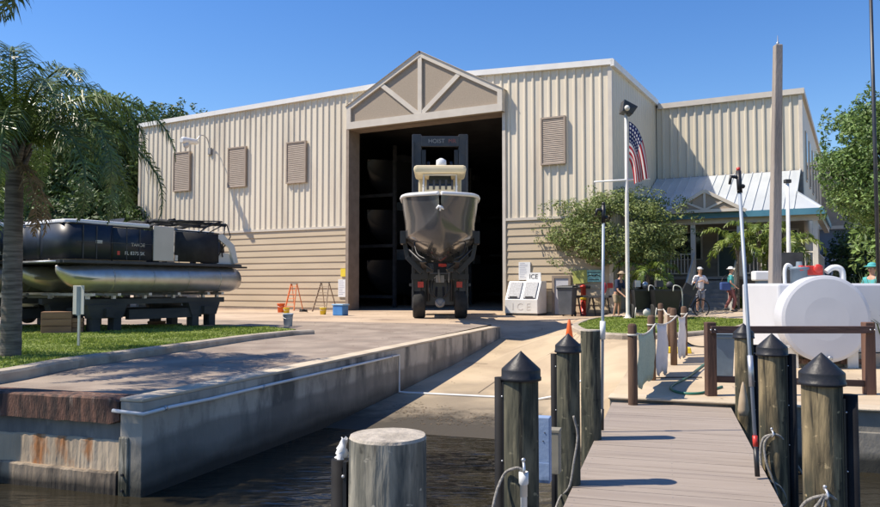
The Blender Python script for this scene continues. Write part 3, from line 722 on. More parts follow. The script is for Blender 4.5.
def railing(x0, x1, y, z0, n, kid, axis='x'):
    m = MB()
    if axis == 'x':
        m.box(x0,x1,y-.03,y+.03,z0+.9,z0+.96); m.box(x0,x1,y-.02,y+.02,z0+.1,z0+.15)
        for i in range(n+1):
            x = x0+(x1-x0)*i/n; m.box(x-.018,x+.018,y-.018,y+.018,z0+.15,z0+.9)
    else:
        m.box(y-.03,y+.03,x0,x1,z0+.9,z0+.96); m.box(y-.02,y+.02,x0,x1,z0+.1,z0+.15)
        for i in range(n+1):
            x = x0+(x1-x0)*i/n; m.box(y-.018,y+.018,x-.018,x+.018,z0+.15,z0+.9)
    return m.build('railing', M['offwhite'], kid)
railing(.49, 2.26, 3.64, PZ, 13, of); railing(4.24, 5.51, 3.64, PZ, 9, of); railing(5.69, 6.81, 3.64, PZ, 8, of); railing(3.73, 11.9, 6.9, PZ, 50, of, 'y')
st = MB()
for i in range(9):
    zt = PZ - (i+1)*PZ/9.; st.box(2.5, 4.0, 3.6-(i+1)*.27, 3.6-i*.27, 0, zt)
st.build('steps', M['grey'], of)
for x in (2.42, 4.08):
    m = MB(); m.beam((x,3.55,PZ+.93),(x,1.25,.93),.06,.13); m.beam((x,3.55,PZ+.2),(x,1.25,.2),.05,.10)
    for i in range(12):
        y = 3.5-i*.2; z = PZ*(y-1.25)/2.3; m.box(x-.018,x+.018,y-.018,y+.018,z+.2,z+.9)
    m.box(x-.06,x+.06,1.2,1.32,0,1.02)
    m.build('stair_rail', M['offwhite'], of)
# office door and windows
def win(px0, px1, pz0, pz1, glass, nm, y=7.24):
    f = MB().box(px0,px1,y-.05,y+.05,pz0,pz1).build(nm, M['offwhite'], of)
    MB().box(px0+.07,px1-.07,y-.06,y+.0,pz0+.05,pz1-.07).build('pane' if nm == 'window' else 'door_leaf', glass, f)
    return f
d = win(2.75, 3.75, PZ, PZ+2.15, M['teal'], 'door')
MB().box(3.1,3.4,7.165,7.175,PZ+1.35,PZ+1.65).build('notice', M['white'], d)
for x0, x1 in ((.8,2.1), (4.4,5.3), (5.5,6.1)): win(x0, x1, PZ+.8, PZ+2.1, M['glass'], 'window')

# ------------------------------------------------------------------ things on / by the facade
def on_wall(px0, px1, py0, py1, depth=.03, y=-.06):
    a = FB(px0, py1, y); b = FB(px1, py0, y); return a.x, b.x, a.z, b.z
def sign(name, label, px0, px1, py0, py1, m_, lines=(), tm=None, cat='sign'):
    x0, x1, z0, z1 = on_wall(px0, px1, py0, py1)
    t = thing(name, label, cat, BM @ Vector(((x0+x1)/2, -.07, (z0+z1)/2)), BA)
    w_, h_ = (x1-x0)/2, (z1-z0)/2
    MB().box(-w_, w_, -.02, .03, -h_, h_).build('board', m_, t)
    for (s_, sz, dx, dz) in lines:
        text('lettering', s_, sz, tm or M['darkgrey'], t, Matrix.Translation((dx, -.024, dz)) @ FRONT, .002)
    return t, w_, h_
M['printgrey'] = mat('faded_print', (.42,.42,.48), (.5,.5,.55), .7, 9)
def notice_lines(t, w_, h_, n, mt=None, seed=1):
    r = random.Random(seed); m = MB()
    for i in range(n):
        z = h_*.86 - i*(2*h_*.86)/n; l = w_*r.uniform(.45,.82)
        m.box(-w_*.82, -w_*.82+2*l*.9, -.024, -.021, z-h_*.035, z+h_*.02)
    m.build('printed_lines', mt or M['printgrey'], t)
t, a_, b_ = sign('wall_notice', 'tall white printed notice above the white ice box', 519, 530.5, 262, 280, M['white']); notice_lines(t, a_, b_, 11)
t, a_, b_ = sign('wall_notice', 'white printed notice on the siding left of the tall doorway', 338.5, 347, 279.5, 297, M['white']); notice_lines(t, a_, b_, 9, seed=3)
t, a_, b_ = sign('hazard_sign', 'small yellow warning diamond above the notice beside the tall doorway', 341, 347, 268.5, 276.5, M['yellow'])
t, a_, b_ = sign('wall_sign', 'pale teal sign with dark wave emblem near the white side door', 586.5, 602, 270, 282, M['tealsign'])
m = MB()
for s_ in (-1, 1):
    m.tube([(s_*.02, -.025, 0), (s_*.10, -.025, .045), (s_*.2, -.025, .02), (s_*.27, -.025, -.03)], [.03,.022,.018,.006], 6)
m.box(-.26,.26,-.025,-.021,.12,.15); m.box(-.2,.2,-.025,-.021,-.16,-.13); m.build('emblem', M['darkgrey'], t)
sign('wall_plate', 'little red plate on the siding right of the teal sign', 607.5, 613, 283, 288, M['red'], cat='plate')

# ice merchandiser
a = FB(501.5,316,-1.35); b = FB(541,316,-1.35)
ic = thing('ice_box', 'white two-lidded ice merchandiser at the right edge of the tall doorway', 'ice box', BM @ Vector((a.x+.08, -.2, 0)), BA)
W_ = (b.x-a.x)-.28
mb = MB(); mb.add([(0,0,.08),(0,-1.0,.08),(0,-1.0,.62),(0,-.55,1.35),(0,0,1.35),(W_,0,.08),(W_,-1.0,.08),(W_,-1.0,.62),(W_,-.55,1.35),(W_,0,1.35)],
 [(0,1,2,3,4),(9,8,7,6,5),(1,6,7,2),(2,7,8,3),(3,8,9,4),(4,9,5,0),(0,5,6,1)])
mb.build('cabinet', M['white'], ic, bevel=.02)
sl_ = Vector((0,-.45,-.73)).normalized(); nn = Vector((0,-.73,.45)).normalized()
for x0, x1 in ((.10, W_/2-.07), (W_/2+.07, W_-.10)):
    m = MB(); o = Vector((0,-.55,1.35)) + sl_*.06
    m.add([Vector((x,0,0))+o+sl_*k+nn*h for h in (.0,.05) for (x,k) in ((x0,0),(x1,0),(x1,.74),(x0,.74))], [(3,2,1,0),(4,5,6,7),(0,1,5,4),(1,2,6,5),(2,3,7,6),(3,0,4,7)])
    l = m.build('lid', M['greylid'] if 'greylid' in M else M.setdefault('greylid', mat('speckled_lid', (.26,.27,.29), (.40,.41,.43), .6, 22, 3)), ic, bevel=.01)
    m = MB(); o2 = o+sl_*.70+nn*.07; m.beam(Vector((x0+.1,0,0))+o2, Vector((x1-.1,0,0))+o2, .03, .03); m.build('handle', M['darkgrey'], l)
text('lettering', 'I C E', .40, mat('pale_letter', (.62,.60,.58), (.66,.64,.62), .6), ic, Matrix.Translation((W_*.5,-1.004,.34)) @ FRONT)
MB().box(.02, W_-.02, -.98, -.02, 0, .08).build('plinth', M['darkgrey'], ic)
m = MB().box(W_*.42-.0, W_*.42+.62, -.16, -.10, 1.36, 1.70); tp = m.build('top_sign', M['white'], ic)
text('lettering', 'ICE', .26, M['darkgrey'], tp, Matrix.Translation((W_*.42+.31, -.164, 1.53)) @ FRONT)

# wheeled bin
def bin_(name, label, loc, rz, mt, lid, h=1.0, w_=.55, d_=.6, cat='bin'):
    t = thing(name, label, cat, loc, rz)
    k = .8; m = MB()
    m.add([(-w_/2*k,-d_/2*k,.06),(w_/2*k,-d_/2*k,.06),(w_/2*k,d_/2*k,.06),(-w_/2*k,d_/2*k,.06),(-w_/2,-d_/2,h),(w_/2,-d_/2,h),(w_/2,d_/2,h),(-w_/2,d_/2,h)],
          [(0,3,2,1),(4,5,6,7),(0,1,5,4),(1,2,6,5),(2,3,7,6),(3,0,4,7)])
    m.box(-w_/2-.02,w_/2+.02,-d_/2-.02,d_/2+.02,h-.06,h-.005)
    m.build('body', mt, t, bevel=.015)
    m = MB(); m.add([(-w_/2-.03,-d_/2-.05,h),(w_/2+.03,-d_/2-.05,h),(w_/2+.03,d_/2+.03,h+.02),(-w_/2-.03,d_/2+.03,h+.02),(-w_/2,-d_/2,h+.06),(w_/2,-d_/2,h+.06),(w_/2,d_/2,h+.09),(-w_/2,d_/2,h+.09)],
      [(0,3,2,1),(4,5,6,7),(0,1,5,4),(1,2,6,5),(2,3,7,6),(3,0,4,7)]); m.build('lid', lid, t, bevel=.01)
    for s_ in (-1,1): MB().tube([(s_*w_*.36,d_*.36,.1),(s_*w_*.42,d_*.36,.1)], .1, 14).build('wheel', M['tyre'], t)
    MB().tube([(-w_*.4,d_/2+.07,h-.02),(w_*.4,d_/2+.07,h-.02)], .015, 8).build('handle', lid, t)
    return t
a = FB(566.5,316,-1.0)
bin_('wheeled_bin', 'dark slate wheeled bin standing in front of the white side door', BM @ Vector((a.x,-.9,0)), BA, M['bluegrey'] if False else mat('slate_bin', (.07,.08,.095), (.10,.11,.13), .5, 3), M['darkgrey'], 1.1, .62, .6)
# red post with yellow-green sign
p = at(583.5, 315.6, z=0); 
hp = thing('fire_post', 'red pipe post with yellow-green placard beside the bin', 'post', (p.x, p.y, 0), BA)
m = MB().lathe([(.13,0),(.13,.08),(.10,.1),(.10,.62)], 14); m.build('lower_pipe', M['red'], hp)
MB().lathe([(.115,.62),(.115,.72),(.10,.74)], 14).build('collar', M['yellow'], hp)
MB().lathe([(.10,.74),(.10,1.1),(.13,1.12),(.13,1.16),(.05,1.2),(.0,1.22)], 14).build('upper_pipe', M['red'], hp)
MB().tube([(-.28,0,1.12),(.28,0,1.12)], .05, 8).build('cross_pipe', M['darkgrey'], hp)
MB().cbox((-.12,-.02,1.52), .58,.03,.52, Matrix.Rotation(R(-4),3,'Y')).build('placard', M['yellowgreen'], hp)
MB().box(-.02,.02,-.01,.01,1.15,1.35).build('stem', M['darkgrey'], hp)
# bench
a = FB(573,310,-.5); b = FB(610,310,-.5)
bn = thing('bench', 'long low dark bench against the tan siding behind the red post', 'bench', BM @ Vector((a.x, -.45, 0)), BA)
Lb = b.x-a.x
MB().box(0,Lb,-.22,.2,.72,.80).build('seat', M['darkgrey'], bn)
for x in (.15, Lb/2, Lb-.15): m = MB(); m.beam((x,-.15,.72),(x-.12,-.25,0),.05,.05); m.beam((x,.12,.72),(x+.1,.2,0),.05,.05); m.build('leg', M['darkgrey'], bn)

# ladders
def ladder(name, label, px, mt, h, w0, spread, loc=None, rz=0, n=6, cat='ladder'):
    p = loc; t = thing(name, label, cat, p, rz); m = MB()
    for s_ in (-1,1): m.beam((s_*w0/2,-spread/2,0),(s_*w0*.30,-.02,h),.03,.07)
    m.build('front_rails', mt, t); m = MB()
    for s_ in (-1,1): m.beam((s_*w0*.46,spread/2,0),(s_*w0*.28,.03,h-.03),.025,.04)
    m.build('rear_rails', mt, t)
    for i in range(1,n+1):
        k = i/(n+.6); y = -spread/2*(1-k)-.02*k; w_ = (w0/2*(1-k)+w0*.30*k)*2
        MB().cbox((0,y+.01,h*k), w_-.02,.09,.025).build('step', mt if name != 'x' else mt, t)
    MB().cbox((0,.0,h+.01), w0*.66,.14,.03).build('top_cap', M['darkgrey'], t)
    return t
a = FB(292,309,-.9); ladder('step_ladder', 'orange step ladder leaning area by the wall with white steps', 0, mat('orange_fibreglass', (.75,.22,.08), (.8,.28,.1), .5, 5), 1.25, .55, .7, BM @ Vector((a.x,-.75,0)), BA)
a = FB(325,314,-1.1); ladder('step_ladder', 'narrow weathered wooden step ladder nearest the tall doorway', 0, mat('grey_brown_wood', (.28,.2,.14), (.38,.29,.2), .7, 5), 1.3, .75, .9, BM @ Vector((a.x,-1.1,0)), BA, 4)

def bucket(name, label, px, py, r, h, mt, hm=None, z=0):
    p = at(px, py, z=z); t = thing(name, label, 'bucket', (p.x, p.y, ground_z(p.x, p.y) if z == 0 else z), 0)
    MB().lathe([(0,.0),(r*.82,.0),(r,h),(r*1.05,h),(r*1.05,h-.03),(r*.97,h-.03),(r*.8,.02),(0,.02)], 18).build('pail', mt, t)
    MB().tube(spline([(-r,0,h-.05),(-r*.9,-.1,h*.75),(0,-r-.05,h*.6),(r*.9,-.1,h*.75),(r,0,h-.05)],4), .006, 6).build('handle', hm or M['steel'], t)
    return t
bucket('bucket', 'bright orange red bucket left of the step ladders', 281, 312.5, .17, .40, M['orange'])
bucket('bucket', 'small yellow bucket at the feet of the orange ladder', 286.5, 314, .13, .26, M['yellow'])
bucket('bucket', 'yellow bucket between the two step ladders', 323, 314.5, .14, .28, M['yellow'])
bucket('bucket', 'pale blue grey bucket out on the yard in front of the ladders', 288, 325.5, .15, .38, mat('pale_blue', (.35,.45,.55), (.42,.52,.62), .5, 5))
p = at(340.5, 315.5, z=0)
cb = thing('storage_tote', 'bright blue plastic tote beside the tall doorway', 'tote', (p.x, p.y, 0), BA)
MB().box(-.24,.24,-.2,.2,0,.40).build('tub', M['blue'], cb, bevel=.03)
MB().box(-.27,.27,-.23,.23,.40,.45).build('lid', mat('pale_blue_lid', (.25,.45,.65), (.3,.5,.7), .5), cb, bevel=.015)
p = at(303.5, 312.5, z=0); hc = thing('coiled_hose', 'small dark coiled hose on the ground between the ladders', 'hose', (p.x, p.y, .0), 0)
MB().tube([Vector(((.16+.02*math.sin(i*.9))*math.cos(i*.35), (.16)*math.sin(i*.35), .03+.0016*i)) for i in range(70)], .016, 6).build('coil', M['black'], hc)

# traffic cone
p = at(569.3, 342, z=-.12)
cn = thing('traffic_cone', 'orange traffic cone on the pale concrete beyond the left pilings', 'cone', (p.x, p.y, ground_z(p.x,p.y)), 0)
MB().lathe([(.125,.03),(.03,.66),(.022,.67),(.0,.67)], 20).build('cone', M['orange'], cn)
MB().box(-.18,.18,-.18,.18,0,.03).build('base', M['orange'], cn, bevel=.02)

# ------------------------------------------------------------------ inside the shed: racks with stored boats
def hull_mb(L, beam, mb, sc=1.0):
    ys = [0,.035,.11,.22,.39,.62,1.0]
    gw = [.015,.17,.33,.43,.485,.5,.48]; sz = [1.9,1.9,1.92,1.95,1.98,2.0,2.0]
    cw = [.01,.07,.19,.32,.41,.44,.44]; cz = [1.5,1.22,.92,.75,.68,.65,.62]; kz = [1.5,.95,.48,.2,.06,.0,.02]
    rows = []
    for i, y in enumerate(ys):
        g, c_ = gw[i]*beam, cw[i]*beam
        half = [(0, kz[i]), (c_*.5, kz[i]*.5+cz[i]*.5-.02), (c_, cz[i]), (c_*1.03, cz[i]+.05), (c_*.72+g*.28-.0, cz[i]*.62+sz[i]*.38), (c_*.3+g*.7, cz[i]*.3+sz[i]*.7), (g, sz[i])]
        rows.append([Vector((-x, y*L, z)) for x, z in half[::-1]] + [Vector((x, y*L, z)) for x, z in half[1:]])
    return rows, ys, gw, sz
def subdiv_rows(rows, k=4):
    out = []
    n = len(rows[0])
    cols = [spline([r[j] for r in rows], k) for j in range(n)]
    return [[cols[j][i] for j in range(n)] for i in range(len(cols[0]))]
M['dimhull'] = mat('shed_shade_hull', (.010,.012,.015), (.02,.022,.026), .4, .3)  # pale hulls in a near-black colour: the shed's shade is painted in
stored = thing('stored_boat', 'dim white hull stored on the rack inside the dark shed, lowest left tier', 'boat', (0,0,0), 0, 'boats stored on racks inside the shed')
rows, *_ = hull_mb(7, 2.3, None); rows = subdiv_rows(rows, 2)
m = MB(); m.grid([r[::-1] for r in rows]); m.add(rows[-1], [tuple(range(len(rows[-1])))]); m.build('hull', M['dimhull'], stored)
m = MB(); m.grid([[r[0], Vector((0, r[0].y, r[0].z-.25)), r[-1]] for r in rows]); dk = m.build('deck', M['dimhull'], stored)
MB().box(-.4,.4,3.2,4.1,1.6,2.6).build('console', M['grey'], stored)
rk0 = None
side = {'l': (-14.6, 'left'), 'r': (-2.6, 'right')}
first = True
for key, (rx, nm) in side.items():
    for bay in range(2):
        y = 5.0 + bay*9
        t = thing('boat_rack', f'dark steel storage rack on the {nm} inside the shed, {"front" if bay == 0 else "rear"} bay', 'rack', BM @ Vector((rx, y, 0)), BA)
        for sx in (-1.5,1.5):
            for sy in (0,6): MB().box(sx-.08,sx+.08,sy-.08,sy+.08,0,8.6).build('upright', M['darkgrey'], t)
        for z in (.5,3.2,5.9): MB().box(-1.42,1.42,-.1,.05,z,z+.16).build('beam', M['darkgrey'], t); MB().box(-1.42,1.42,5.95,6.1,z,z+.16).build('beam', M['darkgrey'], t)
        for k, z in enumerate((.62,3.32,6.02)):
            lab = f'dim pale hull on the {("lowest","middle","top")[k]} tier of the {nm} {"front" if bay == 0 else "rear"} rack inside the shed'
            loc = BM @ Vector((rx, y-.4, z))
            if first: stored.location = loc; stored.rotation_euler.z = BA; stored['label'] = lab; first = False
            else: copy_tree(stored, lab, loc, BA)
# ------------------------------------------------------------------ forklift (local: front faces -Y, mast plane at y=0)
FX, FY = .0, 27.3
fk = thing('marina_forklift', 'huge black marina forklift in the doorway carrying a bow-on fishing boat', 'forklift', (FX, FY, 0), 0)
for s_ in (-1,1):
    m = MB(); m.box(s_*.80-.15, s_*.80+.15, -.05, .10, .35, 6.45); m.box(s_*.80-.17, s_*.80+.17, .10, .13, .35, 6.45)
    m.box(s_*.80+s_*.12-.03, s_*.80+s_*.12+.03, -.14, -.05, .35, 6.2)
    m.build('mast_upright', M['darkpaint'], fk, bevel=.01)
    MB().box(s_*.56-.07, s_*.56+.07, -.02, .12, .6, 5.9).build('inner_mast', M['black'], fk)
    MB().tube([(s_*.40,.06,.6),(s_*.40,.06,5.5)], .05, 8).build('lift_cylinder', M['darkpaint'], fk)
m = MB(); m.box(-.65,.65,-.06,.10,6.02,6.38); cbh = m.build('mast_crosshead', M['darkpaint'], fk, bevel=.01)
text('lettering', 'HOIST', .20, M['grey'], cbh, Matrix.Translation((-.12,-.065,6.2)) @ FRONT)
text('lettering', 'MR', .20, M['maroon'], cbh, Matrix.Translation((.42,-.065,6.2)) @ FRONT)
m = MB(); m.box(-.65,.65,0,.1,3.4,3.6); m.box(-.65,.65,0,.1,1.95,2.1); m.build('mast_crossbar', M['darkpaint'], fk)
m = MB(); m.box(-.98,.98,-.22,-.08,1.35,1.55); m.box(-.98,.98,-.22,-.08,2.0,2.15)
for x in (-.9,-.45,.45,.9): m.box(x-.05,x+.05,-.21,-.09,1.55,2.0)
m.build('carriage', M['black'], fk)
for s_ in (-1,1):
    m = MB(); m.box(s_*.50-.09,s_*.50+.09,-.32,-.22,1.38,2.1); m.add([(s_*.5-.09,-4.0,1.84),(s_*.5+.09,-4.0,1.84),(s_*.5+.09,-.3,1.72),(s_*.5-.09,-.3,1.72),(s_*.5-.09,-4.0,1.88),(s_*.5+.09,-4.0,1.88),(s_*.5+.09,-.3,1.88),(s_*.5-.09,-.3,1.88)],
       [(0,3,2,1),(4,5,6,7),(0,1,5,4),(1,2,6,5),(2,3,7,6),(3,0,4,7)])
    m.build('fork', M['black'], fk)
    # front wheels
    for k, (wx, wy, wr, ww) in enumerate(((.72,.75,.56,.42),(.80,3.9,.50,.34))):
        t_ = MB().lathe([(wr*.55,-ww/2),(wr*.92,-ww/2),(wr,-ww*.38),(wr,ww*.38),(wr*.92,ww/2),(wr*.55,ww/2)], 28, M=Matrix.Rotation(R(90),3,'Y'), c=(s_*wx, wy-.4, wr)).build('tyre', M['tyre'], fk)
        MB().lathe([(0,-ww*.30),(wr*.5,-ww*.3),(wr*.56,-ww*.46),(wr*.56,ww*.46),(wr*.5,ww*.3),(0,ww*.3)], 20, M=Matrix.Rotation(R(90),3,'Y'), c=(s_*wx, wy-.4, wr)).build('rim', M['grey'], t_)
    MB().box(s_*.66-.10,s_*.66+.10,-.13,-.06,1.08,1.28).build('marker_light', M['redlight'], fk)
    MB().box(s_*.97-.08,s_*.97+.08,-.05,1.0,1.12,1.22).build('mudguard', M['darkpaint'], fk)
m = MB(); m.box(-.52,.52,.25,4.2,.45,1.35); m.box(-.95,.95,1.1,3.2,1.05,1.6); m.box(-.9,.9,3.2,4.6,.5,1.9); m.build('chassis', M['darkpaint'], fk, bevel=.03)
m = MB(); 
for x in (-.55,.55):
    for y in (1.3,2.9): m.beam((x,y,1.6),(x*.95,y,3.0),.07,.07)
m.box(-.6,.6,1.25,2.95,3.0,3.08); m.build('cab_guard', M['black'], fk)
MB().box(-.3,.3,1.9,2.5,1.6,2.3).build('driver_seat', M['black'], fk)
m = MB()
for i, x in enumerate((-.28,-.2,.2,.28)): m.tube(spline([(x,-.02,1.5),(x*1.3,-.28,.95+.05*i),(x*.6,-.2,.75),(x*.5,.05,1.1)],5), .018, 6)
m.build('hose', M['black'], fk)
m = MB(); m.tube(spline([(-.16,-.1,.62),(0,-.14,.44),(.16,-.1,.62)],5), .02, 6); m.lathe([(.17,0),(.17,.06),(.05,.08)],16,(0,-.02,.55),M=Matrix.Rotation(R(90),3,'X')); m.build('tow_eye', M['grey'], fk)
m = MB(); m.ball((-.26,-.16,2.02),.05); m.ball((-.38,-.3,1.74),.06,.04,.04); m.build('work_light', M['white'], fk)
m = MB(); m.box(-.05,.20,-.30,-.22,1.80,1.9); m.beam((.05,-.3,1.8),(.28,-.3,1.86),.05,.05); m.build('hydraulic_block', M['red'], fk)
m = MB(); m.box(-.14,.14,-.30,-.20,1.25,1.5); m.beam((-.2,-.28,1.4),(.0,-.3,1.55),.03,.03); m.tube([(.30,-.3,1.25),(.30,-.3,1.75)],.02,6); m.tube([(.0,-.3,1.25),(-.05,-.33,1.7)],.035,6); m.build('valve_block', M['grey'], fk)

for s_ in (-1,1):
    m = MB(); m.beam((s_*.55,-2.6,1.56),(s_*1.02,-2.6,2.05),.16,.14,up=(0,1,0)); m.beam((s_*1.0,-2.6,2.0),(s_*1.14,-2.6,2.75),.14,.12,up=(0,1,0)); m.box(s_*1.13-.09,s_*1.13+.09,-2.9,-2.3,2.45,2.85); m.build('cradle_arm', M['black'], fk, bevel=.01)
    MB().tube(spline([(s_*.2,-3.6,1.62),(s_*.62,-3.3,1.95),(s_*.98,-2.8,2.3)],5), .035, 8).build('sling', M['black'], fk)
    MB().box(s_*.30-.10,s_*.30+.10,-3.4,-3.1,1.55,1.84).build('keel_pad', M['black'], fk, bevel=.02)
fk.scale = (1.05, 1, 1.03)
# ------------------------------------------------------------------ the boat on the forks
fb = thing('fishing_boat', 'dark hulled center console fishing boat held up high on the forklift, bow towards us', 'boat', (0.0, 22.2, 1.62), 0); fb.scale = (.98, .67, 1.06)
L_, BM_ = 7.3, 2.56
rows, ys, gw, sz = hull_mb(L_, BM_, None)
k = 2.24/2.0
rows = [[Vector((p.x, p.y, .36+p.z*.94)) for p in r] for r in rows]
rows = subdiv_rows(rows, 6)
m = MB(); m.grid([r[::-1] for r in rows]); m.add(rows[-1], [tuple(range(13))]); m.build('hull', M['hull'], fb)
m = MB()
for sgn in (0,-1):
    m.tube([r[sgn] + Vector((0,0,.0)) for r in rows], .055, 8)
m.build('gunwale', M['white'], fb)
m = MB(); m.grid([[r[0]+Vector((.03,0,-.02)), Vector((0, r[0].y, r[0].z-(.05 if r[0].y < 1.6 else .5))), r[-1]+Vector((-.03,0,-.02))] for r in rows]); m.build('deck', M['offwhite'], fb)
m = MB(); m.add([(-.06,-.05,1.88),(.06,-.05,1.88),(.08,-.0,1.74),(0,.03,1.66),(-.08,-.0,1.74)], [(0,4,3,2,1)])
m = MB().tube([(-.10,.06,1.72),(-.04,.02,1.78),(.05,.03,1.75),(.11,.07,1.70)], [.03,.045,.045,.02], 6); m.tube([(0,.04,1.66),(.02,.02,1.8)],.03,6); m.build('bow_emblem', M['white'], fb)
# console, seats, T-top
m = MB(); m.box(-.48,.48,3.3,4.3,1.5,2.55); m.build('console', M['cream'], fb, bevel=.06)
m = MB(); m.box(-.50,.50,3.28,3.34,2.42,2.62); m.build('console_coaming', M['cream'], fb, bevel=.02)
MB().add([(-.42,3.3,2.5),(.42,3.3,2.5),(.36,3.55,2.95),(-.36,3.55,2.95)], [(0,1,2,3)]).build('windscreen', M['glass'], fb)
m = MB()
for x in (-.56,.56):
    for y in (3.2,4.5): m.tube([(x,y,1.5),(x*.95,y+.05,3.05)], .03, 8)
    m.tube([(x,3.2,2.6),(x,4.5,2.6)], .022, 8)
m.tube([(-.56,3.2,2.95),(.56,3.2,2.95)], .022, 8); m.build('hardtop_frame', M['offwhite'], fb)
m = MB(); m.box(-.86,.86,2.9,5.4,2.98,3.22); m.build('hardtop', M['cream'], fb, bevel=.1)
m = MB(); m.box(-.74,.74,5.0,5.45,2.2,3.02); m.build('aft_curtain', M['cream'], fb, bevel=.05)
for x in (-.40,-.2,0,.2,.40):
    MB().tube([(x,3.26,2.50),(x,3.24,2.80)], .035, 8).build('rod_holder', M['darkgrey'], fb)
m = MB(); m.lathe([(.15,0),(.17,.04),(.16,.18),(.05,.24),(0,.25)],16,(0.04,3.3,3.22)); m.build('radar_dome', M['white'], fb)
for x in (-.42,.42):
    t_ = MB().ball((x,7.55,2.3),.24,.36,.38).build('outboard_motor', M['black'], fb); MB().box(x-.08,x+.08,7.4,7.7,.9,2.1).build('leg', M['black'], t_)
m = MB()
for s_ in (-1,1):      # bunk straps / hoses hanging
    m.tube(spline([(s_*.86,3.0,1.1),(s_*.74,2.2,.55),(s_*.45,1.7,.35)],5),.02,6)
m.build('strap', M['black'], fb)

# ------------------------------------------------------------------ pontoon boats
PHI = R(57)
def pontoon(label):
    t = thing('pontoon_boat', label, 'boat', (0,0,0), 0, 'pontoon boats on timber cribbing')
    L_ = 5.5; zt = 1.0
    for y in (.30, 2.05):
        r = .36; zc = zt+r
        pts = [(-.05,y,zc+.30),(.08,y,zc+.18),(.35,y,zc+.07),(.75,y,zc+.01),(1.2,y,zc)]; rs = [.02,.14,.26,.335,r]
        sp = spline(pts,5); rr = [lerp([(i*5, v) for i, v in enumerate(rs)], j) for j in range(len(sp))]
        m = MB(); m.tube(sp+[(L_-.35,y,zc),(L_-.1,y,zc+.02),(L_,y,zc+.03)], rr+[r,r*.86,r*.45], 20)
        for x in (1.25,2.4,3.5,4.6): m.tube([(x,y,zc),(x+.03,y,zc)], r+.007, 20)
        m.add([(-.02,y-.02,zc+.28),(1.2,y-.02,zt-.02),(4.6,y-.02,zt-.035),(4.6,y+.02,zt-.035),(1.2,y+.02,zt-.02),(-.02,y+.02,zc+.28)], [(0,1,4,5),(1,2,3,4)])
        p = m.build('pontoon_tube', M['alu'], t)
        m = MB(); m.add([(.25,y-.34,zc+.05),(1.9,y-.345,zc-.12),(.25,y-.30,zc-.02)],[(0,1,2)]); m.build('spray_strake', M['steel'], p)
        m = MB(); [m.box(x-.06,x+.06,y-.06,y+.06,zc+r-.03,zc+r+.12) for x in (.9,1.9,2.9,3.9,4.8)]; m.box(.5,L_-.4,y-.09,y+.09,zc+r-.01,zc+r+.04); m.build('riser', M['darkgrey'], p)
    zd = 1.80
    m = MB(); m.slab([(.12,-.02),(5.35,-.02),(5.35,2.37),(.12,2.37),(-.05,2.2),(-.05,.15)], zd-.08, zd); m.build('deck', M['black'], t, bevel=.01)
    MB().box(-.07,5.37,-.05,-.02,zd-.07,zd-.01).build('deck_trim', M['darkgrey'], t)
    MB().box(5.35,5.95,.35,2.0,zd-.1,zd-.05).build('swim_platform', M['black'], t)
    # fence panels
    def panel(path, z0, z1, mt, nm='fence_panel'):
        m = MB(); P = spline([(x,y,0) for x,y in path],5) if len(path) > 2 else [Vector((*path[0],0)), Vector((*path[1],0))]
        m.grid([[Vector((p.x,p.y,z0)), Vector((p.x,p.y,z1))] for p in P]); o = m.build(nm, mt, t)
        so_ = o.modifiers.new('th','SOLIDIFY'); so_.thickness = .03; return o
    near = [(.05,1.1),(.05,.5),(.12,.22),(.32,.08),(.9,.05),(1.2,.05)]
    a = panel(near, zd+.03, zd+.86, M['navy'])
    for zz, hh in ((zd+.60,.035),(zd+.70,.03),(zd+.79,.02),(zd+.06,.03)):
        m = MB(); P = spline([(x,y,0) for x,y in near],5); m.grid([[Vector((p.x-.012,p.y-.022,zz)), Vector((p.x-.012,p.y-.022,zz+hh))] for p in P]); m.build('stripe', M['navylite'], a)
    b = panel([(1.24,.05),(2.36,.05)], zd+.03, zd+.82, M['navy'])
    m = MB(); [m.box(1.26,2.34,.022,.032,z,z+.022) for z in (zd+.60,zd+.70,zd+.06)]; m.build('stripe', M['navylite'], b)
    text('lettering', 'TAHOE', .12, M['beige'], b, Matrix.Translation((1.95,.02,zd+.42)) @ FRONT)
    text('registration', 'FL 8375 SK', .125, M['offwhite'], b, Matrix.Translation((1.86,.02,zd+.20)) @ FRONT)
    MB().box(1.36,1.43,.015,.03,zd+.15,zd+.25).build('registration_decal', M['red'], b)
    MB().box(.78,.95,.015,.03,zd+.42,zd+.49).build('badge', M['offwhite'], a)
    g = MB().box(2.40,3.04,.0,.05,zd+.03,zd+.95).build('gate', M['beige'], t, bevel=.02)
    MB().box(3.08,3.16,.0,.05,zd+.05,zd+.2).build('latch', M['steel'], g)
    c_ = panel([(3.08,.05),(4.55,.05)], zd+.03, zd+.84, M['blackmatte'])
    sw = MB(); P = spline([(3.15,.028,zd+.62),(3.6,.028,zd+.58),(4.0,.028,zd+.40),(4.35,.028,zd+.08)],6)
    sw.grid([[p, p+Vector((-.03,0,-.09*math.sin(math.pi*i/(len(P)-1))-.01))] for i, p in enumerate(P)]); sw.build('swoosh', M['navylite'], c_)
    panel([(.05,1.15),(.05,1.9),(.3,2.3),(4.55,2.32)], zd+.03, zd+.84, M['navy']); panel([(4.57,.05),(4.57,.8)], zd+.03, zd+.7, M['navy'])
    # rail
    m = MB(); m.tube(spline([(.04,2.2,zd+.88),(.04,.5,zd+.88),(.12,.2,zd+.88),(.32,.06,zd+.88),(1.2,.04,zd+.86),(2.38,.04,zd+.86)],5), .02, 6); m.tube([(3.06,.04,zd+.88),(4.58,.04,zd+.86),(4.75,.06,zd+.2)], .02, 6)
    m.tube([(.3,2.32,zd+.88),(4.58,2.32,zd+.88)], .02, 6)
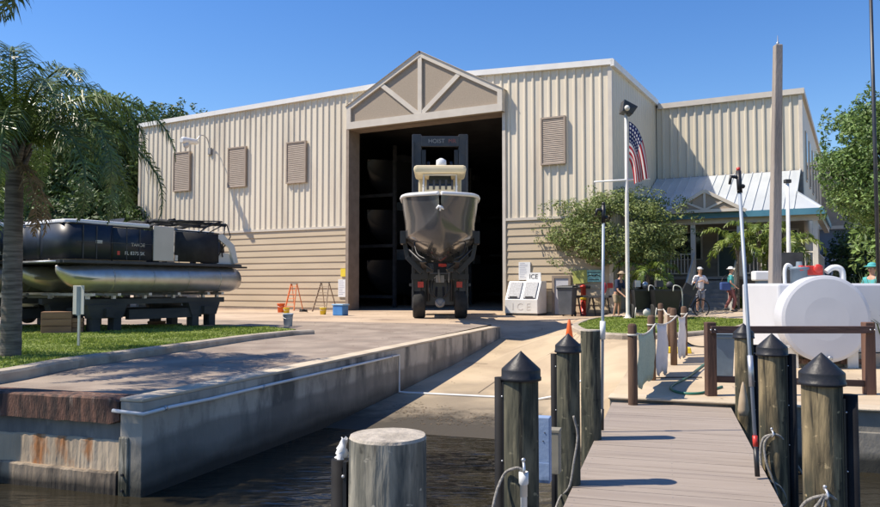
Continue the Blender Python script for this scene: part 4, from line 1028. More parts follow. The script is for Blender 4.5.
    for x in (1.22,2.38): m.tube([(x,.03,zd),(x,.03,zd+.86)], .018, 6)
    m.build('top_rail', M['black'], t)
    m = MB()
    for x in (.45,.80,1.62,2.0): m.box(x-.012,x+.012,.012,.03,zd+.03,zd+.84)
    m.box(.3,2.36,.012,.028,zd+.44,zd+.455); m.build('fence_rail', M['darkgrey'], t)
    MB().tube([(-.03,.3,zd-.04),(-.03,2.1,zd-.04)], .03, 8).build('bow_rubrail', M['steel'], t)
    # cushions
    m = MB(); m.slab([(.08,.6),(.12,.26),(.34,.06),(2.3,.02),(2.3,.62),(.75,.65),(.75,2.1),(.16,2.1)], zd+.88, zd+.98); m.build('bow_lounge', M['white'], t, bevel=.03)
    m = MB(); m.slab([(.15,.6),(.2,.34),(.36,.2),(2.3,.16),(2.3,.7),(.85,.7),(.85,2.1),(.2,2.1)], zd, zd+.55); m.build('bow_seat_base', M['beige'], t)
    m = MB(); m.box(3.12,4.5,.10,.7,zd+.5,zd+.92); m.box(4.0,4.5,.1,2.2,zd+.3,zd+.86); m.build('aft_seat', M['offwhite'], t, bevel=.05)
    m = MB(); m.box(2.5,3.1,1.4,2.1,zd,zd+1.0); m.add([(2.4,1.4,zd+1.0),(2.4,2.1,zd+1.0),(2.5,2.1,zd+1.22),(2.5,1.4,zd+1.22)],[(0,1,2,3)]); m.build('helm', M['black'], t, bevel=.04)
    # folded bimini
    m = MB()
    for yy in (.08,2.28):
        m.tube(spline([(3.9,yy,zd+.85),(4.35,yy,zd+1.12),(4.7,yy,zd+1.22),(2.95,yy,zd+1.12)],4), .02, 6)
        m.tube([(4.2,yy,zd+.85),(4.85,yy,zd+1.16)], .018, 6); m.tube([(4.75,yy,zd+.45),(4.85,yy,zd+1.18)], .018, 6); m.tube([(4.5,yy,zd+.1),(5.05,yy,zd+.8),(4.9,yy,zd+1.16)], .018, 6)
    m.build('canopy_frame', M['black'], t)
    m = MB(); r_ = random.Random(2)
    for zz, x0, x1 in ((1.16,3.0,4.9),(1.20,3.4,4.95),(1.13,4.0,5.0)):
        m.tube([(x0+(x1-x0)*i/8, 1.18, zd+zz+.02*math.sin(i*2.1)) for i in range(9)], [.03+.02*r_.random() for _ in range(9)], 8)
    for x in (3.1,3.9,4.85): m.tube([(x,.08+i*.275,zd+1.15+.03*math.sin(i*1.7+x)) for i in range(9)], .05, 8)
    m.tube([(2.95+i*.12,.12,zd+1.13+.015*math.sin(i*2.3)) for i in range(17)], .045, 8)
    m.build('folded_canopy', M['blackmatte'], t)
    m = MB(); m.box(4.6,5.25,.12,.75,zd,zd+.32); m.add([(4.55,.1,zd+.84),(4.72,.1,zd+.86),(5.15,.1,zd+.55),(5.3,.1,zd+.05),(5.15,.1,zd+.02),(4.98,.1,zd+.46),(4.55,.1,zd+.72)], [tuple(range(7))]); o = m.build('stern_arm', M['offwhite'], t); q = o.modifiers.new('th','SOLIDIFY'); q.thickness = .08
    m = MB(); m.ball((5.45,1.2,zd+.42),.32,.2,.34); m.box(5.35,5.5,1.1,1.3,.95,zd+.2); m.build('outboard_motor', M['black'], t)
    return t
pb = pontoon('black and navy pontoon boat with beige gate nearest the building, on dark cribbing')
p0 = Vector((-8.78, 17.8, 0)); pb.location = p0; pb.rotation_euler = (0, R(.0), PHI)
pdir = Vector((math.cos(PHI), math.sin(PHI), 0)); pn = Vector((-math.sin(PHI), math.cos(PHI), 0))
pb2 = copy_tree(pb, 'second pontoon boat with dark fence, partly cut off behind the palm trunk at left', p0 + pn*2.75 - pdir*1.7, PHI+R(1))
# cribbing stands
def stand(label, loc, rz):
    t = thing('boat_cradle', label, 'cradle', loc, rz, 'timber and steel cradles under the pontoon boats')
    for y in (.35, 2.0):
        MB().box(.55,5.0,y-.09,y+.09,.70,.84).build('bunk_rail', M['crib'], t)
        MB().box(1.9,4.2,y-.08,y+.08,.30,.56).build('skid', M['crib'], t)
    for x in (.8,1.5,2.4,3.3,4.3,4.8):
        MB().box(x-.045,x+.045,.1,2.3,.92,.985).build('cross_bar', M['steel'], t)
        m = MB(); [m.box(x-.04,x+.04,y-.04,y+.04,.84,.92) for y in (.35,2.0)]; m.build('riser', M['steel'], t)
    for x in (1.25,4.25):
        for y in (.35,2.0):
            m = MB(); m.add([(x-.55,y-.14,.70),(x+.55,y-.14,.70),(x+.55,y+.14,.70),(x-.55,y+.14,.70),(x-.42,y-.14,.36),(x+.42,y-.14,.36),(x+.42,y+.14,.36),(x-.42,y+.14,.36)], [(0,1,2,3),(7,6,5,4),(0,4,5,1),(1,5,6,2),(2,6,7,3),(3,7,4,0)]); m.build('head', M['crib'], t)
            for xa in (x-.40, x+.18): MB().box(xa,xa+.22,y-.13,y+.13,.02,.36).build('leg', M['crib'], t, bevel=.01)
            MB().box(x-.5,x+.5,y-.2,y+.2,-.04,.05).build('pad', M['darkgrey'], t)
        MB().box(x-.10,x+.10,.1,2.3,.40,.60).build('cross_beam', M['crib'], t)
    return t
cz = .06
st1 = stand('dark timber cradle standing on the lawn under the nearer pontoon boat', (p0.x, p0.y, cz-.05), PHI)
st2 = copy_tree(st1, 'dark cradle at far left under the second pontoon boat', pb2.location + Vector((0,0,cz-.05)), PHI+R(1))
# low white skiff beyond
sk_ = at(20, 296, Y=24)
skf = thing('skiff', 'low white skiff on a trailer seen under the pontoon boats at far left', 'boat', (at(95,300,Y=22.2).x, 22.2, .45), R(78))
rows, *_ = hull_mb(5.2, 1.9, None); rows = [[Vector((p.x,p.y,p.z*.36)) for p in r] for r in rows]; rows = subdiv_rows(rows, 3)
m = MB(); m.grid([r[::-1] for r in rows]); m.add(rows[-1], [tuple(range(13))]); m.build('hull', M['white'], skf)
m = MB(); m.grid([[r[0], Vector((0,r[0].y,r[0].z-.1)), r[-1]] for r in rows]); m.build('deck', M['offwhite'], skf)
m = MB(); m.box(-.3,.3,2.4,3.2,.6,.95); m.build('seat', M['beige'], skf, bevel=.03)
m = MB(); m.box(-.5,-.42,.3,5,-.12,.0); m.box(.42,.5,.3,5,-.12,.0); m.box(-.8,.8,3.0,3.1,-.2,-.1)
m.build('trailer_frame', M['steel'], skf)
for s_ in (-1,1): MB().lathe([(.0,-.1),(.27,-.1),(.30,-.05),(.3,.05),(.27,.1),(0,.1)],20,(s_*.95,3.05,-.14),M=Matrix.Rotation(R(90),3,'Y')).build('wheel', M['tyre'], skf)

# wooden blocks
def block(label, px, py, w_, h_, d_, rz=.2):
    p = at(px, py, z=ZL if px < 100 else .0); t = thing('wooden_block', label, 'wooden block', (p.x, p.y+d_/2, ZL-.01 if px < 100 else ground_z(p.x,p.y)), rz, 'timber blocks lying by the cradles')
    m = MB()
    for i in range(3):
        z0 = h_*i/3; m.box(-w_/2,w_/2,-d_/2,d_/2,z0+.004,h_*(i+1)/3-.004)
    m.build('timber', M['crate'], t, bevel=.008)
block('larger stack of brown timber blocks on the grass left of the small sign', 52.5, 333, .66, .52, .45, .35)
block('shorter brown block directly behind the larger stack, beside the sign post', 70.5, 332.5, .40, .36, .4, .35)
block('low brown timber block under the middle of the nearer pontoon boat', 154, 327, .48, .2, .4, .3)
block('small dark wood block between the rear legs of the nearer cradle', 205, 328.4, .35, .12, .3, .5)

# sign on post
p = at(78.5, 346.5, z=ZL)
sp_ = thing('small_sign', 'pale grey sign seen from behind on a thin metal post in the lawn', 'sign', (p.x, p.y, ZL-.02), R(-10))
MB().box(-.02,.02,-.015,.015,-.05,1.15).build('post', M['steel'], sp_)
MB().box(-.115,.115,-.03,-.018,.62,1.16).build('board', M['offwhite'], sp_, bevel=.004)
MB().box(-.035,.035,-.036,-.028,.60,1.14).build('channel', M['bluegrey'], sp_)

# ------------------------------------------------------------------ foliage
def leafquads(mb, c, rx, ry, rz, n, s, r, up=.3):
    for _ in range(n):
        while True:
            v = Vector((r.uniform(-1,1), r.uniform(-1,1), r.uniform(-1,1)))
            if v.length < 1: break
        k = v.length**.5 / max(v.length, .01); v = v*k
        p = Vector(c) + Vector((v.x*rx, v.y*ry, v.z*rz))
        nrm = (v*.6 + Vector((r.uniform(-1,1), r.uniform(-1,1), r.uniform(-.3,1)+up))).normalized()
        a = nrm.orthogonal().normalized(); a.rotate(Matrix.Rotation(r.uniform(0,6.28),3,nrm)); b = nrm.cross(a)
        q = s*r.uniform(.6,1.35); w_ = q*r.uniform(.35,.6)
        mb.add([p-a*q, p-b*w_*.9+nrm*q*.12, p+a*q, p+b*w_*.9+nrm*q*.12], [(0,1,2,3)])
def tree(name, label, cat, base, trunk_h, cr, clumps, lpc, ls, mt, r_trunk=.15, seed=1, group=None, bark=None, flat=.75, core=None, lean=(0,0), nfork=5, kq=.30):
    """cr=(rx,ry,rz) crown radii, centre at trunk_h+rz*.75"""
    r = random.Random(seed); t = thing(name, label, cat, base, 0, group)
    cx, cy, cz_ = lean[0], lean[1], trunk_h+cr[2]*.7
    mb = MB(); br = MB(); ends = []
    for i in range(clumps):
        while True:
            v = Vector((r.uniform(-1,1), r.uniform(-1,1), r.uniform(-.75,1)))
            if .25 < v.length < 1: break
        v = v*(.86/max(v.length,.4))**.6
        c = Vector((cx+v.x*cr[0]*.82, cy+v.y*cr[1]*.82, cz_+v.z*cr[2]*.82)); q = r.uniform(.55,1.25)
        k = (cr[0]+cr[2])/2*kq*q
        leafquads(mb, c, k*1.25, k*1.25, k*flat, int(lpc*q), ls, r); ends.append(c)
    # stray sprigs for a ragged outline
    for i in range(clumps):
        v = Vector((r.uniform(-1,1), r.uniform(-1,1), r.uniform(-.6,1))).normalized()*r.uniform(.92,1.12)
        leafquads(mb, (cx+v.x*cr[0], cy+v.y*cr[1], cz_+v.z*cr[2]), cr[0]*.09, cr[1]*.09, cr[2]*.09, max(4,lpc//9), ls*.9, r)
    mb.build('crown', mt, t)
    top = Vector((lean[0]*.5, lean[1]*.5, trunk_h))
    br.tube(spline([(0,0,-.15),(lean[0]*.15+.03,lean[1]*.15,trunk_h*.5),top],5), [r_trunk*1.25]+[r_trunk*(1-.02*i) for i in range(10)], 10)
    fk_ = []
    for i in range(nfork):
        a = 6.28*i/nfork + r.uniform(-.3,.3); e = top + Vector((math.cos(a)*cr[0]*.45, math.sin(a)*cr[1]*.45, cr[2]*r.uniform(.4,.9)))
        br.tube(spline([top-Vector((0,0,.1)), (top+e)/2+Vector((0,0,-.1*cr[2])), e],4), [r_trunk*.6*(1-.07*j) for j in range(9)], 7); fk_.append(e)
    for c in ends[:nfork*6]:
        e = min(fk_, key=lambda q: (q-c).length); br.tube([e, (e+c)/2+Vector((0,0,-.05)), c], [r_trunk*.22,r_trunk*.14,r_trunk*.05], 5)
    br.build('trunk', bark or M['bark'], t)
    return t

# young oak in front of the side of the building
p = at(626, 315, z=.05)
tree('oak_tree', 'small light green oak with spreading crown behind the flagpole', 'tree', (p.x-.15, p.y+.8, 0), 2.0, (3.1,2.5,1.85), 100, 330, .062, M['oak'], .13, 5, lean=(.0,0), nfork=6, flat=.6, kq=.25)
# right tree
p = at(889, 300, Y=19)
tree('leafy_tree', 'bright green leafy tree filling the right edge above the white tank', 'tree', (p.x+.1, 19.3, -.05), 2.75, (1.45,1.5,2.15), 90, 420, .056, M['righttree'], .12, 9, nfork=6, flat=.7, kq=.24)
# dark trees behind left
def bt(px, Y, top, rx, seed, lab, name='broadleaf_tree', dens=70, mt='darktree', lpc=190, ls=.17, rz=None):
    p = at(px, 285, Y=Y); zt = at(px, top, Y=Y).z; rz = rz or min(rx*1.15, (zt-1.2)/1.75)
    th = zt - 1.7*rz
    tree(name, lab, 'tree', (p.x, Y, -.05), th, (rx, rx, rz), dens, lpc, ls, M[mt], .28, seed, 'dark broadleaf trees behind the boats and the building', nfork=5)
bt(118, 47, 98, 3.6, 21, 'dark tree just left of the cream building corner')
bt(168, 56, 101, 3.2, 22, 'dark treetop peeking over the left end of the cream roof')
bt(72, 44, 120, 3.6, 23, 'dark tree behind the palm crown, second from the building corner')
bt(20, 46, 135, 4.0, 24, 'dark tree behind the palm trunk at the left edge')
bt(-40, 44, 120, 4.2, 25, 'dark tree just outside the left edge beyond the pontoon boats')
bt(95, 40, 185, 2.6, 26, 'lower dark tree directly above the bow of the nearer pontoon boat', dens=60)
bt(35, 38, 190, 2.8, 27, 'low dark bushy tree above the second pontoon boat', dens=60)
bt(125, 42, 205, 1.8, 28, 'smallest dark bushy tree touching the building corner above the pontoon boat', dens=50)
bt(-110, 50, 120, 5, 29, 'large dark tree far outside the left edge', dens=60)
# low hedge behind the boats
def hedge(name, label, x0, x1, y, h, mt, n, ls=.12, seed=3, dep=1.0, cat='hedge'):
    r = random.Random(seed); t = thing(name, label, cat, ((x0+x1)/2, y, 0)); mb = MB(); 
    for i in range(n):
        x = r.uniform(x0,x1)-(x0+x1)/2; hh = h*r.uniform(.75,1.1)
        leafquads(mb, (x, r.uniform(-dep/2,dep/2), hh*r.uniform(.3,.75)), .5,.4,hh*.32, 90, ls, r)
    mb.build('foliage', mt, t)
    m = MB()
    for i in range(int((x1-x0)/1.2)): m.tube([(x0-(x0+x1)/2+.6+i*1.2,0,-.1),(x0-(x0+x1)/2+.6+i*1.2+.1,.05,h*.6)], .03, 5)
    m.build('stems', M['bark'], t); return t
hedge('hedge', 'long dark hedge closing the view behind the pontoon boats', at(-60,285,Y=34).x, at(128,285,Y=34).x, 34, 2.7, M['darktree'], 120, .15)
# right side background
bt2 = lambda px, Y, top, rx, seed, lab, mt='darktree', dens=60: None
def rt(px, Y, top, rx, seed, lab, mt='righttree', dens=60, ls=.12):
    p = at(px, 285, Y=Y); zt = at(px, top, Y=Y).z; rz = min(rx*1.15, (zt-.8)/1.75)
    tree('broadleaf_tree', lab, 'tree', (p.x, Y, -.05), zt-1.7*rz, (rx,rx,rz), dens, 170, ls, M[mt], .2, seed, 'green trees beyond the tank on the right', nfork=5)
rt(925, 30, 150, 2.4, 31, 'green tree cut by the right edge, behind the leafy tree'); rt(960, 26, 120, 3, 32, 'green tree outside the right edge')
rt(875, 40, 215, 2.2, 33, 'dark low tree behind the white tank near the right edge', 'darktree')
nb = thing('neighbour_building', 'low blue-grey building glimpsed behind the right tree', 'building', (at(850,285,Y=46).x, 46, 0), R(-28))
MB().box(-3,9,0,8,0,4.6).build('wall', mat('blue_grey_wall', (.12,.16,.22), (.15,.19,.25), .6), nb); MB().box(-3.3,9.3,-.3,8.3,4.6,4.8).build('roof', M['trim'], nb)
f = MB().box(-1,.2,-.06,.02,1.2,2.8).build('window', M['white'], nb); MB().box(-.9,.1,-.08,-.05,1.3,2.7).build('pane', M['glass'], f)
# distant woods all round so the horizon is closed
mb = MB(); r_ = random.Random(11)
for i in range(520):
    a = R(r_.uniform(-75,75)); d = r_.uniform(110,150); x, y = math.sin(a)*d, math.cos(a)*d
    leafquads(mb, (x,y,r_.uniform(1,6)), 5,5,3.2, 26, 1.1, r_)
tag(mb.build('distant_woods', M['darktree']), 'far belt of dark green woods beyond the yard', 'woods', kind='stuff')

# ------------------------------------------------------------------ palms
def frond(mb, rb, base, az, el, L, droop, n=34, ll=.55, seed=0, wid=.022, twist=0):
    r = random.Random(seed); p = Vector(base); e = el; pts = [p.copy()]; dirs = []; st = L/n; az0 = az
    for i in range(n):
        d = Vector((math.cos(az)*math.cos(e), math.sin(az)*math.cos(e), math.sin(e))); p = p + d*st; pts.append(p.copy()); dirs.append(d)
        e -= droop/n*(1+.8*i/n); az += twist/n
    rb.tube(pts, [.028*(1-.9*i/n)*L/2.6+.003 for i in range(n+1)], 5)
    for i in range(3, n):
        d = dirs[i]; sd = d.cross(Vector((0,0,1))).normalized(); upv = sd.cross(d)
        k = i/n; l = ll*(math.sin(math.pi*min(1, k*.92+.10))**.7)*r.uniform(.75,1.15)
        for s_ in (-1,1):
            for rep in (0, .5):
                q = pts[i] + d*st*rep
                dr = (sd*s_*r.uniform(.55,1) + d*r.uniform(.3,.8) + upv*r.uniform(-.35,.5)).normalized()
                m1 = q + dr*l*.5; dr2 = (dr + Vector((0,0,-r.uniform(.7,1.7)))).normalized(); m2 = m1 + dr2*l*.55
                wv = d*wid*r.uniform(.7,1.2)
                mb.add([q-wv*.6, q+wv*.6, m1+wv, m1-wv, m2], [(0,1,2,3),(3,2,4)])
def palm(name, label, base, h, nf, L, seed, rt_=.17, cat='palm', mt='palm', group=None, ll=.6, els=(-35,75), droop=1.5, azr=None, dead=3, wid=.022, dense=1.0):
    r = random.Random(seed); t = thing(name, label, cat, base, 0, group)
    prof = []; n = 26
    for i in range(n+1):
        z = -.2+(h+.2)*i/n; prof.append((rt_*(1.12-.25*i/n)*(1.03 if i % 2 else .98), z))
    MB().lathe(prof, 16).build('trunk', M['palmtrunk'], t)
    m = MB()
    for i in range(14):
        a = i*2.4; m.tube([(math.cos(a)*rt_*.6,math.sin(a)*rt_*.6,h-.45+i*.03),(math.cos(a)*rt_*1.8,math.sin(a)*rt_*1.8,h-.1+i*.03)], [rt_*.45,rt_*.14], 6)
    m.build('boot_stubs', M['palmtrunk'], t)
    mb = MB(); rb = MB()
    for i in range(nf):
        az = i*2.39996 + r.uniform(-.2,.2); k = i/nf; el = R(els[1]+(els[0]-els[1])*(1-k)**1.0*1.0)
        frond(mb, rb, (math.cos(az)*.08,math.sin(az)*.08,h), az, el, L*r.uniform(.85,1.1), droop*r.uniform(.8,1.15), seed=seed*100+i, ll=ll, wid=wid, n=max(14,int(L*13*dense)), twist=r.uniform(-.3,.3))
    mb.build('fronds', M[mt], t); rb.build('frond_ribs', M[mt], t)
    if dead:
        mb = MB(); rb = MB()
        for i in range(dead): az = r.uniform(0,6.28); frond(mb, rb, (0,0,h-.15), az, R(-40), L*.5, .9, seed=seed*77+i, ll=.3, n=18)
        mb.build('dead_fronds', M['palmdead'], t)
        rb.build('dead_ribs', M['palmdead'], t)
    return t
p = at(10.5, 356, z=ZL)
palm('queen_palm', 'queen palm with grey ringed trunk on the lawn at the left edge', (p.x, p.y, ZL-.02), 3.45, 34, 3.1, 4, .145, ll=.52, els=(22,88), droop=1.9, wid=.013, dense=1.5)
palm('queen_palm', 'taller queen palm outside the frame whose frond tips hang into the top left corner', (at(-105,285,Y=9.0).x, 9.0, 0), 6.2, 22, 2.4, 6, .16, els=(-10,75), droop=1.6)
for i, (px, Y, h) in enumerate(((738,29.0,2.7),(760,28.6,3.0),(788,28.2,2.6))):
    q = at(px, 285, Y=Y)
    palm('areca_palm', ('leftmost yellow-green small palm in front of the porch railing by the steps', 'middle yellow-green small palm in front of the porch', 'right-hand yellow-green small palm beside the white post')[i], (q.x, Y, 0), h, 10, 1.55, 40+i, .05, 'palm', 'porchpalm', 'small palms in front of the porch', ll=.42, els=(5,80), droop=1.9, dead=0, wid=.03)
q = at(648,285,Y=28.5); palm('areca_palm', 'small drooping yellow-green palm beside the flagpole under the oak', (q.x, 28.5, 0), 1.6, 12, 1.5, 48, .05, 'palm', 'porchpalm', 'small palms in front of the porch', ll=.4, els=(0,80), droop=1.9, dead=0, wid=.03)
def bush(label, px, py, Y, r0, mt, seed, n=5, ls=.07):
    q = at(px, py, Y=Y); r = random.Random(seed); t = thing('shrub', label, 'shrub', (q.x, Y, 0), 0, 'low shrubs along the porch')
    mb = MB()
    for i in range(n): leafquads(mb, (r.uniform(-r0,r0), r.uniform(-r0,r0)*.5, r0*r.uniform(.6,1.3)), r0*.6, r0*.6, r0*.6, 80, ls, r)
    mb.build('foliage', M[mt], t); MB().tube([(0,0,-.1),(0,0,r0)], .03, 6).build('stem', M['bark'], t)
bush('yellow-green shrub between the two black dock carts', 651, 290, 30.6, .45, 'shrub', 1)
bush('yellow-green shrub right of the porch steps', 744, 285, 30.2, .42, 'shrub', 2)
bush('yellow-green shrub behind the white tank left corner', 757, 282, 29.8, .45, 'shrub', 3)
bush('green shrub at the foot of the porch far right', 815, 282, 27.5, .5, 'righttree', 4)
# agave-like spiky bush, right
def spiky(label, px, py, Y, h, n, seed, mt='agave', rad=.5):
    q = at(px, py, Y=Y); r = random.Random(seed); t = thing('ornamental_grass', label, 'plant', (q.x, Y, ground_z(q.x, Y)-.05)); mb = MB()
    for i in range(n):
        a = r.uniform(0,6.28); l = h*r.uniform(.6,1.1); o = Vector((r.uniform(-rad,rad)*.5, r.uniform(-rad,rad)*.5, 0)); d = Vector((math.cos(a), math.sin(a), 0)); s_ = Vector((-d.y,d.x,0))*.018
        e = r.uniform(.25,.9); p1 = o + d*l*.25*e + Vector((0,0,l*.55)); p2 = o + d*l*.75*e + Vector((0,0,l*(1-.35*e)))
        mb.add([o-s_, o+s_, p1+s_, p1-s_, p2], [(0,1,2,3),(3,2,4)])
    mb.build('blades', M[mt], t)
spiky('tall spiky green grass clump right of the white tank', 872, 320, 14.6, 1.7, 420, 5, rad=.9)
spiky('second spiky clump outside the right edge behind the timber rail', 905, 330, 13.6, 1.5, 320, 6, rad=.9)
# ------------------------------------------------------------------ dock
DW = R(16.6)
def D(a, t, z=0): return Vector((a*math.cos(DW)+t*math.sin(DW), -a*math.sin(DW)+t*math.cos(DW), z))
DZ_ = -.40; HW = .76; CX = .025; TD = 10.70
dk = thing('dock', 'narrow grey-pink composite plank dock leading to the shore', 'dock', (0,0,0), -DW)
m = MB(); t0 = -4.0; n = int((TD-t0)/.142); pw = (TD-t0)/n; r_ = random.Random(5)
for i in range(n):
    a = t0+i*pw; dz = r_.uniform(-.0012,.0012)
    m.box(CX-HW, CX+HW, a+.002, a+pw-.002, DZ_-.03+dz, DZ_+dz)
m.build('planks', M['deck'], dk)
m = MB(); m.box(CX-HW+.03, CX-HW+.08, t0, TD, DZ_-.24, DZ_-.032); m.box(CX+HW-.08, CX+HW-.03, t0, TD, DZ_-.24, DZ_-.032); m.box(CX-.03,CX+.03,t0,TD,DZ_-.24,DZ_-.032)
m.build('stringers', M['deckside'], dk)
m = MB(); r_ = random.Random(8)
for i in range(n):
    for x in (CX-HW+.055, CX+HW-.055, CX): m.box(x-.004,x+.004,t0+i*pw+.066,t0+i*pw+.074,DZ_-.001,DZ_+.0018)
m.build('screws', M['grey'], dk)
# pilings
def piling(label, a, t, dia, top, mt, cap=True, fender=(-1,), fz=None, seed=0, fr=.044, group='round timber dock pilings'):
    p = D(a, t); o = thing('dock_piling', label, 'piling', (p.x, p.y, -1.9), -DW, group)
    r = dia/2; rr = random.Random(seed); H = top+1.9; ch = dia*.80; zc = H-ch*.85 if cap else H
    m = MB(); prof = []; rows = []
    nn = 28
    for i in range(30):
        z = (zc)*i/29; row = []
        for k in range(nn):
            th = 2*math.pi*k/nn; q = r*(1-.03*z/H)*(1+.014*math.sin(th*3+seed+z*.7)+.008*math.sin(th*7+seed*2+z*1.3))
            row.append(Vector((q*math.cos(th), q*math.sin(th), z)))
        row.append(row[0]); rows.append(row)
    m.grid(rows); 
    if not cap:
        N = len(m.v); m.build('pile', mt, o)
        m2 = MB(); ring = rows[-1][:-1]; rg2 = [Vector((v.x*.97, v.y*.97, zc+.012)) for v in ring]; c0 = Vector((0,0,zc+.018))
        m2.add(ring+rg2+[c0], [(k,(k+1)%nn,nn+(k+1)%nn,nn+k) for k in range(nn)]+[(nn+k,nn+(k+1)%nn,2*nn) for k in range(nn)]); m2.build('pile_top', M['endgrain'], o)
    else:
        m.build('pile', mt, o)
        rc = r*1.10; z0 = H-ch*1.04
        MB().lathe([(rc*.98,z0),(rc*1.04,z0+.002),(rc*1.04,z0+.018),(rc,z0+.022),(rc,z0+ch*.36),(rc*.985,z0+ch*.41),(rc*.05,H-.006),(0,H)], 32).build('pile_cap', M['cap_black'], o)
    for s_ in fender:
        x = s_*(r+fr*.75); ft = fz if fz is not None else top-.26
        m = MB(); m.tube([(x,0,0),(x,0,ft+1.9)], fr, 14); f = m.build('fender_strip', M['fender'], o)
        m = MB(); m.box(x-s_*fr*.9-.006,x-s_*fr*.9+.006,-fr*1.15,-fr*.85,0,ft+1.88); m.build('fender_flange', M['black'], f)
        [MB().ball((x-s_*fr*.7,-fr*1.2,z),.006).build('bolt', M['steel'], f) for z in (ft+1.8, ft+1.45, ft+1.1)]
    return o
def pa_(px, t, a0=-1.05):      # lateral position on the dock frame of pixel column px at dock depth t
    u = (px-440)/FPX; c, s_ = math.cos(DW), math.sin(DW)
    return (u*t*c - t*s_)/(c + u*s_)
T1, T2, T3, U1, U2, U3 = 4.15, 6.236, 8.11, 5.13, 7.47, 10.3
L1a = pa_(520.5, T1); P1 = piling('nearest black-capped piling on the left side of the dock', L1a, T1, .195, .84, M['pile'], fz=.69, seed=1, fr=.029)
L2a = pa_(567.5, T2); P2 = piling('second black-capped piling on the left side of the dock, below the orange cone', L2a, T2, .19, .81, M['pile'], fz=.64, seed=2, fr=.027)
L3a = pa_(590, T3); P3 = piling('dark flat-topped piling without cap, left of the tall silver pole', L3a, T3, .21, .72, M['pile'], cap=False, fender=(), seed=3)
R1a = pa_(819.5, U1); Q1 = piling('nearest golden black-capped piling on the right side of the dock', R1a, U1, .237, .79, M['pile_gold'], fender=(1,), fz=.54, seed=4)
R2a = pa_(770.5, U2); Q2 = piling('middle black-capped piling on the right side of the dock', R2a, U2, .243, .765, M['pile_gold'], fender=(1,), fz=.58, seed=5)
R3a = pa_(742.5, U3); Q3 = piling('farthest black-capped piling on the right, at the shore end of the dock', R3a, U3, .23, .72, M['pile_gold'], fender=(1,), fz=.45, seed=6)
# foreground stump
ps = at(388.5, 436, Y=3.22)
p_a = Vector((ps.x, ps.y)); 
sa = (ps.x*math.cos(DW)-ps.y*math.sin(DW)); stt = ps.x*math.sin(DW)+ps.y*math.cos(DW)
P0 = piling('thick grey flat-topped piling in the water in the foreground, closest to us', sa, stt, .335, .56, M['pile_grey'], cap=False, fender=(), seed=9)
m = MB(); x = -.215; m.tube([(x,-.02,0),(x,-.02,2.36)], .034, 14); f = m.build('fender_strip', M['fender'], P0)
m = MB(); m.box(-.181,-.165,-.06,-.03,0,2.36); m.build('fender_flange', M['black'], f); [MB().ball((-.178,-.062,z),.008).build('bolt', M['steel'], f) for z in (2.3, 2.0)]
rg = thing('white_rag', 'crumpled white rag perched on the black strip beside the foreground stump', 'rag', (0,0,0))
c_, s_ = math.cos(-DW), math.sin(-DW); q = Vector((ps.x + c_*x, ps.y + s_*x, .46)); rg.location = q
m = MB(); r_ = random.Random(4); rows = []
for i in range(9):
    row = []
    for k in range(13):
        th = 6.283*k/12; rr = .026*(1+.35*math.sin(th*3+i)+.2*math.sin(th*5-i*2))*(1-.55*(i/8)) ; row.append(Vector((rr*math.cos(th)+.012*(i/8), rr*math.sin(th), .085*i/8*(1+.1*math.sin(th*2)))))
    row[-1] = row[0]; rows.append(row)
m.grid(rows); m.build('cloth', M['white'], rg)

# boxes between left pilings
pL = D(pa_(541.5,4.6), 4.6); bx = thing('utility_box', 'scuffed blue plastic box hung between the first two left pilings', 'box', (pL.x, pL.y, .02), -DW)
MB().box(-.050,.050,-.04,.04,0,.39).build('body', M['bluebox'], bx, bevel=.006)
MB().box(-.045,.045,-.045,-.04,.02,.12).build('lower_plate', M['bluebox'], bx); [MB().ball((x_,-.041,z_),.004).build('screw', M['darkgrey'], bx) for x_, z_ in ((.02,.30),(.01,.25),(-.03,.36))]
pL = D(pa_(553,5.0), 5.0); bx2 = thing('utility_box', 'weathered tan box directly behind the blue box', 'box', (pL.x, pL.y, -.02), -DW)
MB().box(-.040,.040,-.05,.05,0,.28).build('body', M['tanbox'], bx2, bevel=.006); MB().box(-.09,-.03,.03,.05,.05,.22).build('bracket', M['darkgrey'], bx2); MB().box(-.043,.043,-.054,.054,.265,.286).build('lid', M['tanbox'], bx2, bevel=.004)
# ropes
def rope(name, label, pts, r=.009, mt='rope', cat='rope'):
    t = thing(name, label, cat, pts[0], 0); o = Vector(pts[0]); MB().tube([p-o for p in spline(pts,8)], r, 8).build('line', M[mt], t); return t
def front_of(P_, dx, dz, off=.15):   # a point on the camera side of a piling
    c = Vector((P_.location.x, P_.location.y, 0)); v = (Vector((0,0,0))-c).normalized(); s2 = Vector((-v.y, v.x, 0))*-1
    return c + v*off - s2*(-dx) * 1 + Vector((0,0,dz)) if False else c + v*math.sqrt(max(.0004, off*off-min(dx*dx,off*off*.98))) + Vector((1,0,0))*dx + Vector((0,0,dz))
f = lambda P_, L: [front_of(P_, dx, dz+(.12 if P_ is Q1 else (.44 if P_ is P1 else 0)), (.118 if P_ in (P1, P2) else .140)) for dx, dz in L]
rope('dock_line', 'grey dock line looped in a tall figure on the middle right piling', f(Q2, [(-.02,-.12),(-.09,-.16),(-.12,-.30),(-.10,-.50),(-.02,-.64),(.06,-.74),(.10,-.70),(.05,-.58),(-.06,-.52),(-.13,-.56),(-.17,-.64),(-.13,-.72),(-.04,-.73),(.02,-.66),(-.02,-.50),(-.07,-.36),(-.08,-.20),(-.01,-.12),(.07,-.15),(.13,-.26),(.20,-.40),(.26,-.50)]), .011)
